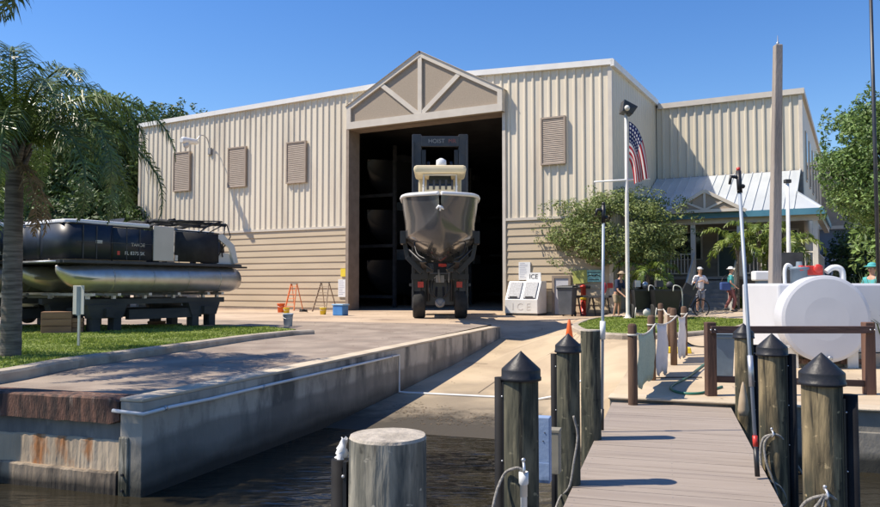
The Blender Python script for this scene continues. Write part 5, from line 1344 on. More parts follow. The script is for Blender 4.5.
rope('dock_line', 'grey dock line coiled on the nearest right piling at the bottom edge', f(Q1, [(0,-.16),(-.07,-.18),(-.13,-.24),(-.17,-.34),(-.18,-.5),(-.1,-.62),(0,-.55),(-.02,-.35),(0,-.17),(.06,-.18),(.11,-.24),(.12,-.35),(.10,-.5),(.03,-.58),(-.06,-.5),(-.08,-.3),(-.03,-.2),(.0,-.16),(.03,-.25),(.02,-.45)]), .010)
rope('dock_line', 'pale dock line drooping left from the nearest left piling into the water', f(P1, [(.03,-.30),(-.0,-.22),(-.05,-.22),(-.10,-.27)]) + [Vector((P1.location.x-.16,P1.location.y-.12,.04)), Vector((P1.location.x-.20,P1.location.y-.1,-.3)), Vector((P1.location.x-.27,P1.location.y-.1,-1.2))], .008)
rope('dock_line', 'thin frayed line hanging from the second left piling toward the dock edge', f(P2, [(.04,.16),(.07,.0),(.04,-.2),(.0,-.40),(-.08,-.50)]) + [Vector((P2.location.x-.25,P2.location.y-.6,-.60)), Vector((P2.location.x-.18,P2.location.y-.4,-.5))], .009)
c = front_of(P1, 0, 0, .15)
sn = thing('rope_hook', 'shiny steel hook bolted to the face of the nearest left piling', 'hook', front_of(P1, .01, .26, .105)); m = MB(); m.tube(spline([(0,0,0),(0,-.03,-.01),(0,-.045,-.04),(0,-.02,-.06)],5), .008, 8); m.ball((0,-.01,.01),.012); m.build('hook', M['steel'], sn)
sn2 = copy_tree(sn, 'small steel hook holding the coiled line on the nearest right piling', front_of(Q1, -.0, -.0, .125))
sn3 = copy_tree(sn, 'small steel hook holding the looped line on the middle right piling', front_of(Q2, -.02, -.08, .125))
wt = front_of(P1, .012, .0, .120); wp = thing('rod_tube', 'upright white plastic tube strapped to the nearest left piling', 'tube', (wt.x, wt.y, -.32)); MB().lathe([(.018,0),(.018,.46),(.026,.47),(.026,.53),(.02,.53),(.02,.4)], 14).build('tube', M['pvc'], wp); MB().lathe([(.023,.2),(.023,.23)],14).build('band', M['steel'], wp)

# tall boat hooks
def hook_pole(label, base, top, r, red=False, cradle=False):
    b_ = Vector(base); t = thing('boat_hook', label, 'boat hook', base); d = Vector(top)-b_; L_ = d.length; u = d.normalized()
    P_ = lambda k: u*k
    MB().tube([P_(.22), P_(L_-.12)], r, 12).build('shaft', M['alupole'], t)
    MB().tube([P_(0), P_(.23)], r*1.3, 12).build('grip', M['black'], t)
    if red: MB().tube([P_(.24), P_(.33)], r*1.35, 12).build('red_tape', M['red'], t)
    h = MB(); h.tube([P_(L_-.20), P_(L_)], r*1.45, 10); h.tube([P_(L_-.06), P_(L_-.05)+Vector((-.07,0,.0)), P_(L_-.12)+Vector((-.085,0,0))], [r*1.2,r*1.1,r*.8], 8); h.ball(P_(L_-.14)+Vector((.03,0,0)), r*1.3)
    h.build('hook_head', M['black'], t)
    MB().tube([P_(L_-.0), P_(L_+.03)], r*1.1, 10).build('tip', M['red' if red else 'black'], t)
    MB().tube([P_(L_*.28), P_(L_*.28+.26)], r*1.5, 12).build('sleeve', M['alupole' if not red else 'steel'], t) if red else MB().tube([P_(L_*.40), P_(L_*.40+.2)], r*1.9, 12).build('sleeve', M['pvc'], t)
    return t
bse = at(602, 432, z=DZ_); tp = at(603.5, 205, Y=bse.y)
hook_pole('tall silver boat hook with black head standing at the left edge of the dock', bse+Vector((0,0,.02)), tp, .016)
bse = at(757.5, 479, z=DZ_); tp = at(738.5, 171, Y=bse.y+.35)
hook_pole('tall silver boat hook with red tip and red tape leaning by the right pilings', bse+Vector((0,0,.02)), tp, .0155, True)
# small tan canvas bag at foot of farthest right piling
q = at(743, 440, z=DZ_); q = D(HW+.0, 8.9, -.62)
hb = thing('canvas_bag', 'brown canvas bag slumped against the farthest right piling', 'bag', (Q3.location.x-.12, Q3.location.y-.26, DZ_-.0), 0)
m = MB(); m.lathe([(0,0),(.05,.01),(.065,.08),(.05,.22),(.025,.36),(.01,.41),(0,.42)], 14); m.build('bag', M['khaki'], hb)

# ------------------------------------------------------------------ timber rail fence (right)
fa = at(711, 396.5, z=-.34); fbp = at(869.5, 396.5, z=-.34)
fn = thing('timber_rail_fence', 'dark brown timber rail fence between the dock and the white tank', 'fence', (0,0,0))
for q, px in ((fa,711),(fbp,869.5)):
    MB().cbox((q.x,q.y,(-.45+.66)/2+(-.0)), .135,.135,1.16).build('post', M['timber'], fn, bevel=.012)
m = MB(); m.beam((fa.x-.02,fa.y-.09,.585),(fbp.x+.02,fbp.y-.09,.585),.045,.10); o1 = m.build('rail', M['rail'], fn, bevel=.006)
m = MB(); m.beam((fa.x+.07,fa.y,-.10),(fbp.x-.07,fbp.y,-.16),.045,.09); m.build('rail', M['rail'], fn, bevel=.006)
[MB().ball((q.x+dx,q.y-.115,.585),.012).build('bolt', M['steel'], fn) for q in (fa,fbp) for dx in (-.03,.03)]
# grey blue bin behind rail
q = at(727, 384, z=-.3)
bin_('wheeled_bin', 'blue-grey plastic bin behind the left end of the timber rail', (q.x+.05, q.y+.35, ground_z(q.x,q.y)), R(-10), M['bluegrey'], M['bluegrey'], .74, .34, .42)

# ------------------------------------------------------------------ rope fence posts with banners
RP = []
for i, (px, py, ztop, lab) in enumerate(((633,399.5,.70,'nearest and tallest weathered post of the rope fence'),(652,379,.74,'second weathered post of the rope fence'),(674,364,.80,'third rope fence post, left of the yellow stop'),(684.5,355,.80,'farthest right rope fence post'),(661,345,.80,'farthest left rope fence post, holding the tan canvas'),(670.5,349.5,.74,'short middle rope fence post behind the third one'))):
    q = at(px, py, z=-.33 if i == 0 else (-.28 if i == 1 else (-.22 if i == 2 else -.17)))
    gz = ground_z(q.x, q.y); t = thing('fence_post', lab, 'post', (q.x, q.y, gz-.02), R(-14+i*5), 'wooden posts of the rope fence')
    h = ztop-gz; w2 = .062 if i < 2 else .06; m = MB(); m.lathe([(w2,0),(w2*1.02,h*.5),(w2*.96,h-.03),(w2*.7,h),(0,h+.006)], 14)
    m.build('post', M['postwood'], t); MB().lathe([(w2*1.12,h-.16),(w2*1.12,h-.135)],14).build('rope_ring', M['roperail'], t); RP.append((q.x, q.y, gz, h))
def rp(i, dz=-.15): x, y, g, h = RP[i]; return Vector((x, y, g+h+dz))
def sag(a, b, s): return [a, (a*2+b)/3-Vector((0,0,s*.85)), (a+b*2)/3-Vector((0,0,s*.85)), b]
off = Vector((.05,-.05,0))
for i, (a, b, lab) in enumerate(((0,1,'pale rope sagging between the two nearest rope fence posts'),(1,2,'pale rope between the second and third rope fence posts'),(2,3,'pale rope between the third and farthest right posts'),(4,5,'pale rope between the farthest left post and the short post'))):
    rope('fence_rope', lab, sag(rp(a)+off, rp(b)+off, .07), .012, 'roperail')
def hang(name, label, a, b, k0, k1, drop, mt, sagv=.06):
    a, b = rp(a)+off, rp(b)+off; n = 10; rows = []
    o = a.lerp(b,(k0+k1)/2); t = thing(name, label, 'banner', o)
    for i in range(n+1):
        k = k0+(k1-k0)*i/n; top = a.lerp(b,k)-Vector((0,0,sagv*4*k*(1-k)))
        row = [top-o + Vector((.018*math.sin(i*1.7+j*.9),.015*math.cos(i*1.3),0)) - Vector((0,0,drop*j/7*(1+.05*math.sin(i*1.1)))) for j in range(8)]; rows.append(row)
    s_ = MB().grid(rows).build('cloth', M[mt], t); q = s_.modifiers.new('th','SOLIDIFY'); q.thickness = .006
hang('net_banner', 'pale green mesh banner hung between the two nearest rope fence posts', 0, 1, .06, .93, .72, 'net')
hang('white_banner', 'white banner hung just past the second rope fence post', 1, 2, .06, .52, .80, 'banner')
hang('white_banner', 'small white banner between the third and farthest right posts', 2, 3, .15, .8, .74, 'banner')
hang('canvas_banner', 'tan canvas sheet hung on the farthest left rope fence post', 4, 5, .02, .95, .55, 'canvas')
# green hose on the ground
def gp(px, py, dz=.018):
    q = at(px, py, z=-.3)
    for _ in range(4): q = at(px, py, z=ground_z(q.x, q.y))
    return Vector((q.x, q.y, ground_z(q.x, q.y)+dz))
rope('garden_hose', 'green garden hose looping over the pale concrete by the rope fence', [gp(*p) for p in ((718,359),(704,366),(688,378),(673,386),(672,391),(684,394.5),(700,394.5),(712,391),(722,388))], .019, 'hose', 'hose')
rope('black_hose', 'thin dark cord lying on the concrete near the farthest rope fence posts', [gp(*p) for p in ((686,343),(692,347),(700,349),(709,349))], .012, 'blackmatte', 'cord')
rope('ground_rope', 'dark cord lying across the concrete past the second rope fence post', [gp(*p) for p in ((644,379.5),(655,379),(670,378.5),(702,378.5))], .009, 'blackmatte', 'cord')

# ------------------------------------------------------------------ white fuel tank
tq = at(826, 319, Y=13.0); TX, TY, TZ = tq.x, 13.0, tq.z; tr = .735; tg = ground_z(TX, TY)
tk = thing('fuel_tank', 'big white storage tank with round end facing the dock', 'tank', (TX, TY, tg-.02), R(-4))
zc = TZ-tg+.02
m = MB(); m.lathe([(0,-.045),(tr*.5,-.04),(tr*.93,-.02),(tr,.0),(tr*1.012,.01),(tr*1.012,.04),(tr,.05),(tr,.365)], 96, (0,0,zc), smooth=False, M=Matrix.Rotation(R(-90),3,'X')); m.build('drum', M['tank'], tk)
bl = at(764.5, 300, Y=13.9).x-TX; brr = at(871, 300, Y=13.9).x-TX; bt_ = at(820, 283.5, Y=13.9).z - tg+.02
MB().box(bl, brr, .36, 2.3, .28, bt_).build('outer_box', M['tank'], tk, bevel=.04)
for x in (-.5,.5):
    MB().box(x-.09,x+.09,.15,.3,0,zc-.5).build('leg', M['offwhite'], tk)
m = MB(); m.box(-.75,.75,.18,.26,.10,.18); m.beam((-.75,.2,.02),(-.45,.2,zc-.55),.03,.03); m.beam((.75,.2,.02),(.45,.2,zc-.55),.03,.03); m.build('brace', M['rust'], tk)
MB().box(bl,brr,.34,2.5,.0,.27).build('plinth', M['walk'], tk)
MB().lathe([(.04,0),(.04,.05),(.02,.06)],10,(.02,-.05,zc-.66),M=Matrix.Rotation(R(90),3,'X')).build('drain_plug', M['steel'], tk)
# gear on the top
def ontank(px, py, Y): q = at(px, py, Y=Y); return Vector((q.x-TX, q.y-TY, q.z-tg+.02))
g = ontank(793,276,14.6); m = MB().lathe([(.16,bt_),(.16,bt_+.26),(.19,bt_+.27),(.19,bt_+.31),(.06,bt_+.33),(.05,bt_+.42),(0,bt_+.42)],20,(g.x,g.y,0)); m.build('fill_drum', M['bluegrey'], tk)
g = ontank(806,270,14.6); m = MB(); m.box(g.x-.15,g.x+.15,g.y-.12,g.y+.12,bt_+.16,bt_+.34); m.tube([(g.x-.22,g.y-.1,bt_+.28),(g.x-.3,g.y-.1,bt_+.28)],.07,12); m.lathe([(.09,-.02),(.09,.03),(.03,.05)],14,(g.x+.05,g.y-.12,bt_+.28),M=Matrix.Rotation(R(90),3,'X')); m.build('pump', M['red'], tk, bevel=.02)
MB().box(g.x-.18,g.x+.18,g.y-.1,g.y+.1,bt_,bt_+.16).build('pump_stand', M['grey'], tk)
g = ontank(822,268,14.6); MB().tube(spline([(g.x-.06,g.y,bt_+.22),(g.x+.05,g.y,bt_+.30),(g.x+.17,g.y,bt_+.30),(g.x+.24,g.y,bt_+.22),(g.x+.25,g.y,bt_-.02)],5),.055,14).build('vent_pipe', M['pvc'], tk)
g = ontank(779,272,14.6); m = MB(); m.tube(spline([(g.x,g.y,bt_-.02),(g.x,g.y,bt_+.25),(g.x+.05,g.y,bt_+.36),(g.x+.13,g.y,bt_+.30),(g.x+.16,g.y,bt_+.1)],5),.035,10); m.build('gooseneck_vent', M['pvc'], tk)
# dark board behind the tank
q = at(793,295,Y=20); bd = thing('dark_board', 'dark grey board standing behind the white tank by the white post', 'board', (q.x,20,0), R(-8)); zt_ = at(793,252.5,Y=20).z
MB().box(-.27,.27,-.02,.02,.9,zt_).build('panel', M['darkgrey'], bd); m = MB(); m.box(-.24,-.19,.02,.06,-.1,zt_); m.box(.19,.24,.02,.06,-.1,zt_); m.build('legs', M['darkgrey'], bd)
q = at(766,290,Y=17.5); sc_ = thing('fish_sink', 'pale outdoor counter left of the tank top, behind the concrete pole', 'counter', (q.x,17.5,-.1), R(-10)); MB().box(-.28,.28,-.2,.2,1.40,1.62).build('basin', M['white'], sc_, bevel=.03); MB().box(-.2,.2,-.15,.15,0,1.40).build('pedestal', M['bluegrey'], sc_)

# concrete pole
b_ = at(771.5+1.5, 349, z=-.3); q1 = at(771, 345, Y=15.2); q2 = at(777.8, 45, Y=15.2)
cpz = ground_z(q1.x, 15.2); cpl = thing('concrete_pole', 'tall weathered square concrete pole with pointed metal tip', 'pole', (q1.x, 15.2, cpz-.1), 0)
top = Vector((q2.x-q1.x, 0, q2.z-cpz+.1)); m = MB(); vs_ = []
for k_, w_ in ((0,.105),(1,.075)):
    for a_, c__ in ((-1,-1),(1,-1),(1,1),(-1,1)): vs_.append(top*k_ + Vector((a_*w_, c__*w_, 0)) + Vector((.05*(1-k_),0,0)))
m.add(vs_, [(3,2,1,0),(4,5,6,7),(0,1,5,4),(1,2,6,5),(2,3,7,6),(3,0,4,7)]); m.build('shaft', M['concretepole'], cpl, bevel=.02)
m = MB(); m.lathe([(.03,0),(.03,.05),(.012,.06),(.004,.2),(0,.2)], 8, tuple(top)); m.build('tip', M['steel'], cpl)
# white post w/ dark cap
q = at(789.5,290,Y=24); zt_ = at(789,180,Y=24).z; wp_ = thing('white_post', 'slim white post with small dark cap in front of the porch roof', 'post', (q.x,24,0)); MB().lathe([(.075,0),(.065,zt_*.5),(.05,zt_-.1)],16).build('shaft', M['white'], wp_); m = MB(); m.box(-.10,.10,-.08,.08,zt_-.1,zt_+.02); m.build('cap', M['darkgrey'], wp_, bevel=.02)
# dark thin mast at the right edge
q = at(878,250,Y=16); zt_ = at(876,-60,Y=16).z; dm = thing('dark_mast', 'slim dark mast rising out of the picture at the right edge', 'mast', (q.x,16,-.2)); MB().tube([(0,0,0),(-.03,0,zt_+.2)],[.045,.035],12).build('pole', M['darkpaint'], dm)
MB().lathe([(.09,0),(.09,.06),(.05,.08)],14).build('base', M['darkpaint'], dm)

# ------------------------------------------------------------------ flagpole and flag
FY_ = at(628,318.5,z=.045).y; q = at(628,318.5,z=.045); ztop = at(627,112,Y=FY_).z
fp = thing('flagpole', 'white flagpole with yardarm and dark floodlight on its top', 'flagpole', (q.x, q.y, .03))
MB().lathe([(.16,0),(.16,.04),(.10,.07),(.07,.2),(.068,ztop*.5),(.05,ztop)], 18).build('pole', M['offwhite'], fp)
zy = at(627,181,Y=FY_).z; xl = at(594,181,Y=FY_).x-q.x; xr_ = at(650,179.5,Y=FY_).x-q.x
MB().tube([(xl,0,zy-.06),(0,-.02,zy),(xr_,0,zy+.04)], [.028,.04,.022], 10).build('yardarm', M['white'], fp)
rt0 = Matrix.Rotation(R(18),3,'Y')
m = MB(); m.add([rt0 @ Vector(v) + Vector((0,0,ztop+.12)) for v in ((-.12,-.28,-.22),(.26,-.2,-.20),(.26,.25,-.20),(-.12,.28,-.22),(-.18,-.26,.20),(.36,-.2,.12),(.36,.25,.12),(-.18,.26,.20))], [(0,3,2,1),(4,5,6,7),(0,1,5,4),(1,2,6,5),(2,3,7,6),(3,0,4,7)]); fl = m.build('floodlight', M['darkpaint'], fp, bevel=.02)
m = MB(); m.ball((-.02,-.24,ztop+.05),.10,.12,.10); m.build('lamp', M['offwhite'], fl)
MB().tube([(0,0,ztop-.1),(0,0,ztop+.1)],.07,10).build('bracket', M['steel'], fp)
for z_ in (zy-2.9,): MB().box(-.02,.02,-.13,-.08,z_,z_+.2).build('cleat', M['steel'], fp)
flg = thing('flag', 'limp United States flag drooping from the flagpole', 'flag', (q.x+.05, q.y-.12, 0))
# flag surface: hoist along the pole between z1 and z0, fly hanging down in folds
zA, zB = at(627,122,Y=FY_).z, at(627,161,Y=FY_).z
nu, nv = 40, 26; vs_ = []; uvs = []; Lf = 2.45
for j in range(nv+1):
    v = j/nv; hz = zB + (zA-zB)*v
    for i in range(nu+1):
        u = i/nu; s_ = u*Lf
        out = .42*(1-math.exp(-s_*1.35)) + .06*s_ ; down = s_*.93 - .30*(1-math.exp(-s_*2))
        # lower edge folds in towards pole: fabric gathers
        gather = 1 - .62*(1-math.exp(-s_*1.7))
        hz2 = zB + (zA-zB)*(.5+(v-.5)*1) 
        x = .02 + out*(.25+.95*v) + .028*math.sin(v*13+u*2.2)*min(1,u*3)
        y = .10*math.sin(v*11+1.2+u*1.5)*min(1,u*2.5) - .05*u
        z = hz - down*(.42+.58*v) + (1-gather)*0
        vs_.append((x,y,z)); uvs.append((u,v))
me = bpy.data.meshes.new('cloth'); fcs = [(j*(nu+1)+i, j*(nu+1)+i+1, (j+1)*(nu+1)+i+1, (j+1)*(nu+1)+i) for j in range(nv) for i in range(nu)]
me.from_pydata(vs_, [], fcs); ul = me.uv_layers.new(name='uv')
for lp in me.loops: ul.data[lp.index].uv = uvs[lp.vertex_index]
me.polygons.foreach_set('use_smooth', [True]*len(fcs)); me.materials.append(M['flag']); fo = bpy.data.objects.new('cloth', me); C.objects.link(fo); fo.parent = flg

# ------------------------------------------------------------------ people
def skin_obj(name, mt, parent, nodes, edges, sub=2):
    me = bpy.data.meshes.new(name); me.from_pydata([n[0] for n in nodes], edges, []); me.materials.append(mt)
    o = bpy.data.objects.new(name, me); C.objects.link(o); o.parent = parent
    m = o.modifiers.new('skin','SKIN'); m.use_smooth_shade = True
    d = me.skin_vertices[0].data
    for i, n in enumerate(nodes):
        r = n[1]; d[i].radius = (r, r) if isinstance(r, (int, float)) else r; d[i].use_root = (i == 0)
    s_ = o.modifiers.new('sub','SUBSURF'); s_.levels = s_.render_levels = sub
    return o
def person(label, loc, rz, arms, legs, shirt, pants, hat=None, hatshape='cap', bare_legs=False, lean=0.0, shoes='darkgrey', long_sleeve=False, hscale=1.0, look=0):
    t = thing('person', label, 'person', loc, rz); t.scale = (hscale,)*3
    ly = -math.sin(lean); lz = math.cos(lean)
    def up(p, k=1):  # lean the trunk about the hips
        x, y, z = p; h = z-.93
        return Vector((x, y + h*ly, .93 + h*lz))
    V = Vector
    hip = V((0,0,.93)); nodes = [(hip,(.135,.10))]; E_ = []
    def add(p, r, par): nodes.append((V(p), r)); E_.append((par, len(nodes)-1)); return len(nodes)-1
    w_ = add(up((0,.0,1.08)), (.125,.095), 0); ch = add(up((0,.01,1.28)), (.155,.105), w_); sh = add(up((0,.01,1.41)), (.125,.08), ch)
    nk = add(up((0,.0,1.49)), .052, sh); hd0 = add(up((0,-.012,1.565)), (.066,.072), nk); hd1 = add(up((0,-.016,1.64)), (.078,.092), hd0); hd2 = add(up((0,-.005,1.71)), (.066,.08), hd1)
    hands = []
    for s_, (el, wr) in zip((-1,1), arms):
        a0 = add(up((s_*.165,.01,1.405)), .052, sh); a1 = add(el, .040, a0); a2 = add(wr, .027, a1)
        dv = (V(wr)-V(el)).normalized(); h1 = add(V(wr)+dv*.06, (.036,.020), a2); hands.append((V(wr), dv, s_))
        sd = dv.cross(V((0,1,0))).normalized() if abs(dv.y) < .8 else V((1,0,0)); cur = dv.cross(sd)
        for k in range(4):
            b = V(wr)+dv*.09+sd*(k-1.5)*.019; f1 = add(b, .010, h1); f2 = add(b+dv*(.035-.004*abs(k-1.5))+cur*.01, .009, f1); add(b+dv*.055+cur*.03, .0075, f2)
        b = V(wr)+dv*.03+sd*.036*(-s_); f1 = add(b, .012, h1); add(b+dv*.04+sd*.012*(-s_), .009, f1)
    feet = []
    for s_, (kn, an, fy) in zip((-1,1), legs):
        l0 = add((s_*.09,0,.86), .085, 0); l1 = add(kn, .058, l0); l1b = add((V(kn)*.6+V(an)*.4)+V((0,.012,0)), .054, l1); l2 = add(an, .036, l1b)
        add(V(an)+V((0,-.11,-.045)), (.036,.026), l2); feet.append(V(an))
    skin_obj('body', M['skin'], t, nodes, E_)
    # face
    f = MB()
    for s_ in (-1,1): f.ball(up((s_*.030,-.100,1.645)), .011,.007,.007,8,6)
    f.build('eyes', M['hair'], t)
    f = MB(); f.ball(up((0,-.112,1.615)), .012,.016,.022,8,6); [f.ball(up((s_*.084,-.01,1.62)), .012,.02,.03,8,6) for s_ in (-1,1)]; f.build('nose_and_ears', M['skin'], t)
    f = MB(); f.ball(up((0,-.095,1.575)), .024,.008,.006,8,6); f.build('mouth', M['maroon'], t)
    hr = MB(); hr.ball(up((0,.012,1.69)), .092,.102,.085); hr.build('hair', M['hair'], t)
    # shirt
    n2 = [(hip+V((0,0,-.06)),(.16,.125))]; e2 = []
    def a2_(p, r, par): n2.append((V(p), r)); e2.append((par, len(n2)-1)); return len(n2)-1
    a_ = a2_(up((0,0,1.08)), (.155,.12), 0); b_ = a2_(up((0,.01,1.27)), (.175,.125), a_); c_ = a2_(up((0,.01,1.42)), (.14,.092), b_); a2_(up((0,.005,1.465)), (.075,.06), c_)
    for s_, (el, wr) in zip((-1,1), arms):
        q0 = a2_(up((s_*.17,.01,1.40)), .072, c_); e_ = V(el)
        s0 = up((s_*.17,.01,1.40)); q1 = a2_(s0.lerp(e_, .8 if not long_sleeve else 1), .062, q0)
        if long_sleeve: a2_(e_.lerp(V(wr), .85), .042, q1)
    skin_obj('shirt', shirt, t, n2, e2)
    n3 = [(V((0,0,.95)),(.155,.12))]; e3 = []
    for s_, (kn, an, fy) in zip((-1,1), legs):
        n3.append((V((s_*.09,0,.84)), .105)); i0 = len(n3)-1; e3.append((0,i0)); kv = V(kn)
        k0 = V((s_*.09,0,.84)).lerp(kv, .92 if bare_legs else 1); n3.append((k0, .085 if bare_legs else .075)); e3.append((i0,i0+1))
        if not bare_legs: n3.append((kv.lerp(V(an), .95), .058)); e3.append((i0+1,i0+2))
    skin_obj('trousers' if not bare_legs else 'shorts', pants, t, n3, e3)
    for an in feet:
        m = MB(); m.ball(an+V((0,-.05,-.045)), .048,.135,.045); m.build('shoe', M[shoes], t)
    if hat:
        m = MB(); c0 = up((0,.0,1.715))
        m.ball(c0, .098,.112,.075)
        if hatshape == 'brim': m.lathe([(.09,-.005),(.17,-.02),(.17,-.012),(.09,.012)],20,c0+V((0,0,-.01)))
        else: m.cbox(c0+V((0,-.13,-.012)), .13,.12,.012)
        m.build('hat', hat, t)
    return t
V = Vector
std = [(V((-.10,-.02,.50)),V((-.11,.03,.10)),0),(V((.10,-.02,.50)),V((.11,.03,.10)),0)]
q = at(700, 285, Y=27.9)
person('person in white shirt and cap with both hands raised to the chest, by the bicycle', (q.x, q.y, .17), R(8),
       [(V((-.33,-.03,1.15)),V((-.10,-.22,1.22))),(V((.33,-.03,1.15)),V((.08,-.24,1.18)))], std, M['whitecloth'], M['greycloth'], M['white'], 'cap', bare_legs=True, hscale=.95)
q = at(731, 285, Y=28.2)
pt = person('person in teal top walking to the right with a blue bag on the shoulder', (q.x, q.y, .19), R(75),
       [(V((-.24,.04,1.16)),V((-.22,-.14,1.0))),(V((.25,.06,1.15)),V((.24,-.08,.95)))], [(V((-.09,-.14,.50)),V((-.09,-.05,.11)),0),(V((.09,.02,.52)),V((.10,.22,.16)),0)], M['tealcloth'], M['maroon'], M['white'], 'brim', hscale=.95)
bg_ = thing('shoulder_bag', 'blue shoulder bag carried by the person in teal', 'bag', (q.x-.26, q.y-.12, 1.0), R(10)); MB().box(-.2,.2,-.07,.07,0,.3).build('bag', M['blue'] if False else mat('blue_bag', (.04,.08,.25), (.06,.11,.3), .7), bg_, bevel=.04)
MB().tube(spline([(-.17,0,.28),(-.05,.02,.5),(.12,.02,.56),(.17,0,.28)],5),.012,6).build('strap', M['black'], bg_)
q = at(617, 318, z=.03)
pm = person('person in navy shirt, khaki shorts and straw hat bending forward beside the flagpole', (q.x, q.y, .03), R(38),
       [(V((-.20,-.22,1.02)),V((-.15,-.42,.86))),(V((.22,-.18,1.0)),V((.20,-.38,.84)))], [(V((-.11,-.05,.50)),V((-.12,.05,.10)),0),(V((.11,-.04,.50)),V((.13,.02,.10)),0)], M['navycloth'], M['khaki'], M['khaki'], 'brim', bare_legs=True, lean=.30, hscale=.95)
rb_ = thing('red_bag', 'soft red bag held behind the bending person beside the oak', 'bag', (q.x-.42, q.y+.12, .98), R(20)); m = MB(); m.ball((0,0,0.12),.10,.09,.20); m.build('bag', mat('pinkred_cloth', (.50,.06,.08), (.6,.09,.1), .8), rb_)
q = at(873, 300, Y=16.8)
person('person in teal top and cap half hidden by the spiky grass at the far right', (q.x, 16.8, ground_z(q.x,16.8)), R(-60),
       [(V((-.24,.0,1.15)),V((-.2,-.2,1.05))),(V((.24,.0,1.15)),V((.2,-.2,1.05)))], std, M['tealcloth'], M['greycloth'], M['tealcloth'], 'brim', hscale=.97)

# ------------------------------------------------------------------ dock carts
def cart(label, px, py, w_, seed):
    q = at(px, py, z=.045); t = thing('dock_cart', label, 'cart', (q.x, q.y, .035), R(6), 'black dock carts on the grass'); r = random.Random(seed)
    m = MB(); m.add([(-w_/2*.8,-.3,.32),(w_/2*.8,-.3,.32),(w_/2*.8,.3,.32),(-w_/2*.8,.3,.32),(-w_/2,-.38,1.0),(w_/2,-.38,1.0),(w_/2,.38,1.0),(-w_/2,.38,1.0)], [(0,3,2,1),(0,1,5,4),(1,2,6,5),(2,3,7,6),(3,0,4,7)])
    m.box(-w_/2-.02,w_/2+.02,-.40,-.36,.95,1.02); m.box(-w_/2-.02,w_/2+.02,.36,.40,.95,1.02)
    m.build('tub', M['black'], t)
    m = MB(); m.box(-w_/2*.95,w_/2*.95,-.34,.34,.86,.9); m.build('cargo_cover', M['blackmatte'], t)
    for s_ in (-1,1):
        m = MB(); m.lathe([(.20,-.03),(.25,-.03),(.26,0),(.25,.03),(.20,.03)],20,(s_*w_*.44,.0,.26),M=Matrix.Rotation(R(90),3,'Y')); o = m.build('wheel', M['tyre'], t)
        m = MB(); [m.beam((s_*w_*.44,0,.26),(s_*w_*.44,.22*math.cos(a),.26+.22*math.sin(a)),.01,.01) for a in (0,1.05,2.1,3.14,4.2,5.25)]; m.build('spokes', M['steel'], o)
    m = MB(); m.tube(spline([(w_*.5,-.35,.15),(w_*.52,-.38,.6),(w_*.46,-.42,1.05),(w_*.2,-.45,1.15),(w_*.15,-.45,.95)],5),.018,8); m.tube([(-w_*.46,-.3,.02),(-w_*.4,-.3,.4)],.018,8); m.build('handle', M['offwhite'], t)
    m = MB(); m.tube([(-w_*.25,0,.88),(-w_*.25,0,1.34)],.02,6); m.box(-w_*.3,-w_*.05,-.1,.1,1.1,1.32); m.ball((w_*.22,0,1.16),.12,.1,.13); m.build('cargo', M['steel'] if seed == 1 else M['darkgrey'], t)
    if seed == 1: MB().ball((.10,-.36,.22),.17,.06,.15).build('mud_flap', M['offwhite'], t)
    return t
cart('black dock cart with pale handle standing just right of the flagpole', 641, 318.5, .72, 1)
cart('wider black dock cart with dark cargo in front of the stair rail', 664, 319, .95, 2)
# tilted barrow + bicycle
q = at(680, 318, z=.045)
wb = thing('tilted_cart', 'black hand cart tipped up on its nose between the wide cart and the bicycle', 'cart', (q.x, q.y, .03), 0)
m = MB(); m.beam((-.15,0,.05),(.45,.05,1.15),.5,.14,up=(0,1,0)); m.beam((-.05,0,.05),(.25,.05,.8),.34,.42,up=(0,1,0)); m.build('bed', M['black'], wb, bevel=.03)
m = MB(); m.tube([(.40,-.2,1.0),(.62,-.2,1.45)],.02,8); m.tube([(.40,.2,1.0),(.62,.2,1.45)],.02,8); m.tube([(.62,-.2,1.45),(.62,.2,1.45)],.02,8); m.build('handle', M['steel'], wb)
MB().lathe([(.15,-.03),(.19,-.03),(.2,0),(.19,.03),(.15,.03)],18,(.0,-.30,.20),M=Matrix.Rotation(R(90),3,'X')).build('wheel', M['tyre'], wb)
q = at(695, 318, z=.02)
bc = thing('bicycle', 'black bicycle parked in front of the person in white shirt', 'bicycle', (q.x-.15, q.y, .03), R(12))
for x in (-.42,.42):
    m = MB(); m.tube([(x+.31*math.cos(a*.2618),0,.33+.31*math.sin(a*.2618)) for a in range(25)], .022, 8, caps=False); o = m.build('wheel', M['tyre'], bc)
    m = MB(); [m.beam((x,0,.33),(x+.3*math.cos(a*.785),0,.33+.3*math.sin(a*.785)),.005,.005) for a in range(8)]; m.build('spokes', M['steel'], o)
m = MB(); 
for a, b in (((-.42,.33),(-.05,.30)),((-.42,.33),(-.18,.72)),((-.05,.30),(-.18,.78)),((-.05,.30),(.30,.75)),((-.18,.72),(.28,.80)),((.28,.85),(.42,.33))): m.tube([(a[0],0,a[1]),(b[0],0,b[1])],.018,8)
m.build('frame', M['black'], bc)
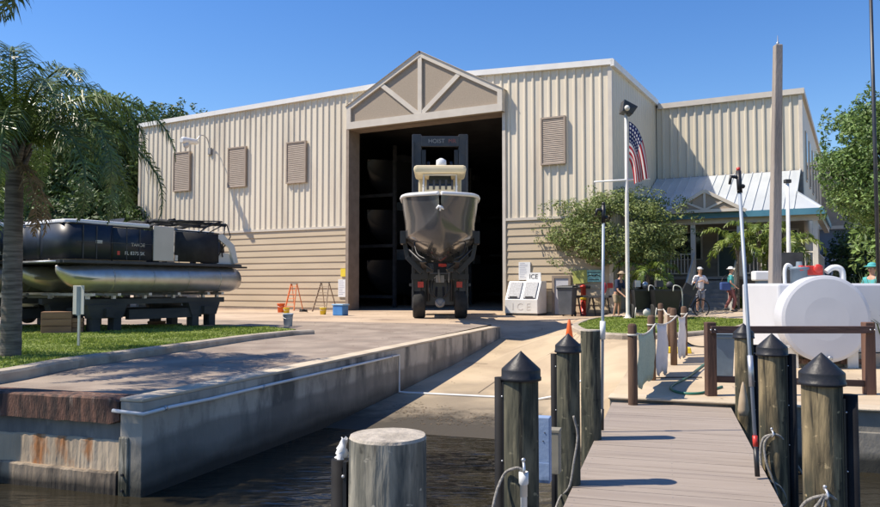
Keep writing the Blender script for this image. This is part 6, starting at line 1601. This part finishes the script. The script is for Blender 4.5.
m = MB(); m.tube([(.27,-.26,.98),(.29,-.1,1.0),(.29,.1,1.0),(.27,.26,.98)],.014,8); m.tube([(.28,0,.85),(.29,0,1.0)],.014,8); m.build('handlebar', M['steel'], bc)
m = MB(); m.ball((-.2,0,.82),.13,.07,.035); m.build('saddle', M['black'], bc)
m = MB(); m.tube([(-.05,-.06,.30),(-.05,.06,.30)],.05,10); m.tube([(-.05,-.08,.3),(.05,-.1,.18)],.01,6); m.build('crank', M['steel'], bc)

# leaves / twigs litter on the ramp waterline and yard (nobody could count it)
mb = MB(); r_ = random.Random(12)
for i in range(420):
    b = r_.uniform(-5.5,-1.6); t = 12.6+r_.gauss(0,.35)+ .3*math.sin(b*2); q = S(b,t); z = ground_z(q.x,q.y)+.008; a = r_.uniform(0,3.14); l = r_.uniform(.01,.05); w_ = r_.uniform(.004,.015)
    d = V((math.cos(a),math.sin(a)))*l; s_ = V((-d.y,d.x)).normalized()*w_
    mb.add([(q.x-d.x,q.y-d.y,z),(q.x+s_.x,q.y+s_.y,z+.004),(q.x+d.x,q.y+d.y,z),(q.x-s_.x,q.y-s_.y,z+.002)],[(0,1,2,3)])
for i in range(900):
    b = r_.uniform(-13,4); t = r_.uniform(8,31); q = S(b,t)
    if b > -6.2 and t < TE: 
        if b < 0 and t < 14.8: continue
    if inside(q.x,q.y,lawn) or inside(q.x,q.y,islp): continue
    z = ground_z(q.x,q.y)+.012; a = r_.uniform(0,3.14); l = r_.uniform(.012,.035); w_ = r_.uniform(.006,.014); d = V((math.cos(a),math.sin(a)))*l; s_ = V((-d.y,d.x)).normalized()*w_
    mb.add([(q.x-d.x,q.y-d.y,z),(q.x+s_.x,q.y+s_.y,z+.006),(q.x+d.x,q.y+d.y,z),(q.x-s_.x,q.y-s_.y,z+.002)],[(0,1,2,3)])
tag(mb.build('leaf_litter', mat('leaf_litter', (.10,.07,.04), (.2,.14,.08), .9, 8, island=.4)), 'scattered dry leaf and twig debris on the concrete', 'litter', kind='stuff')
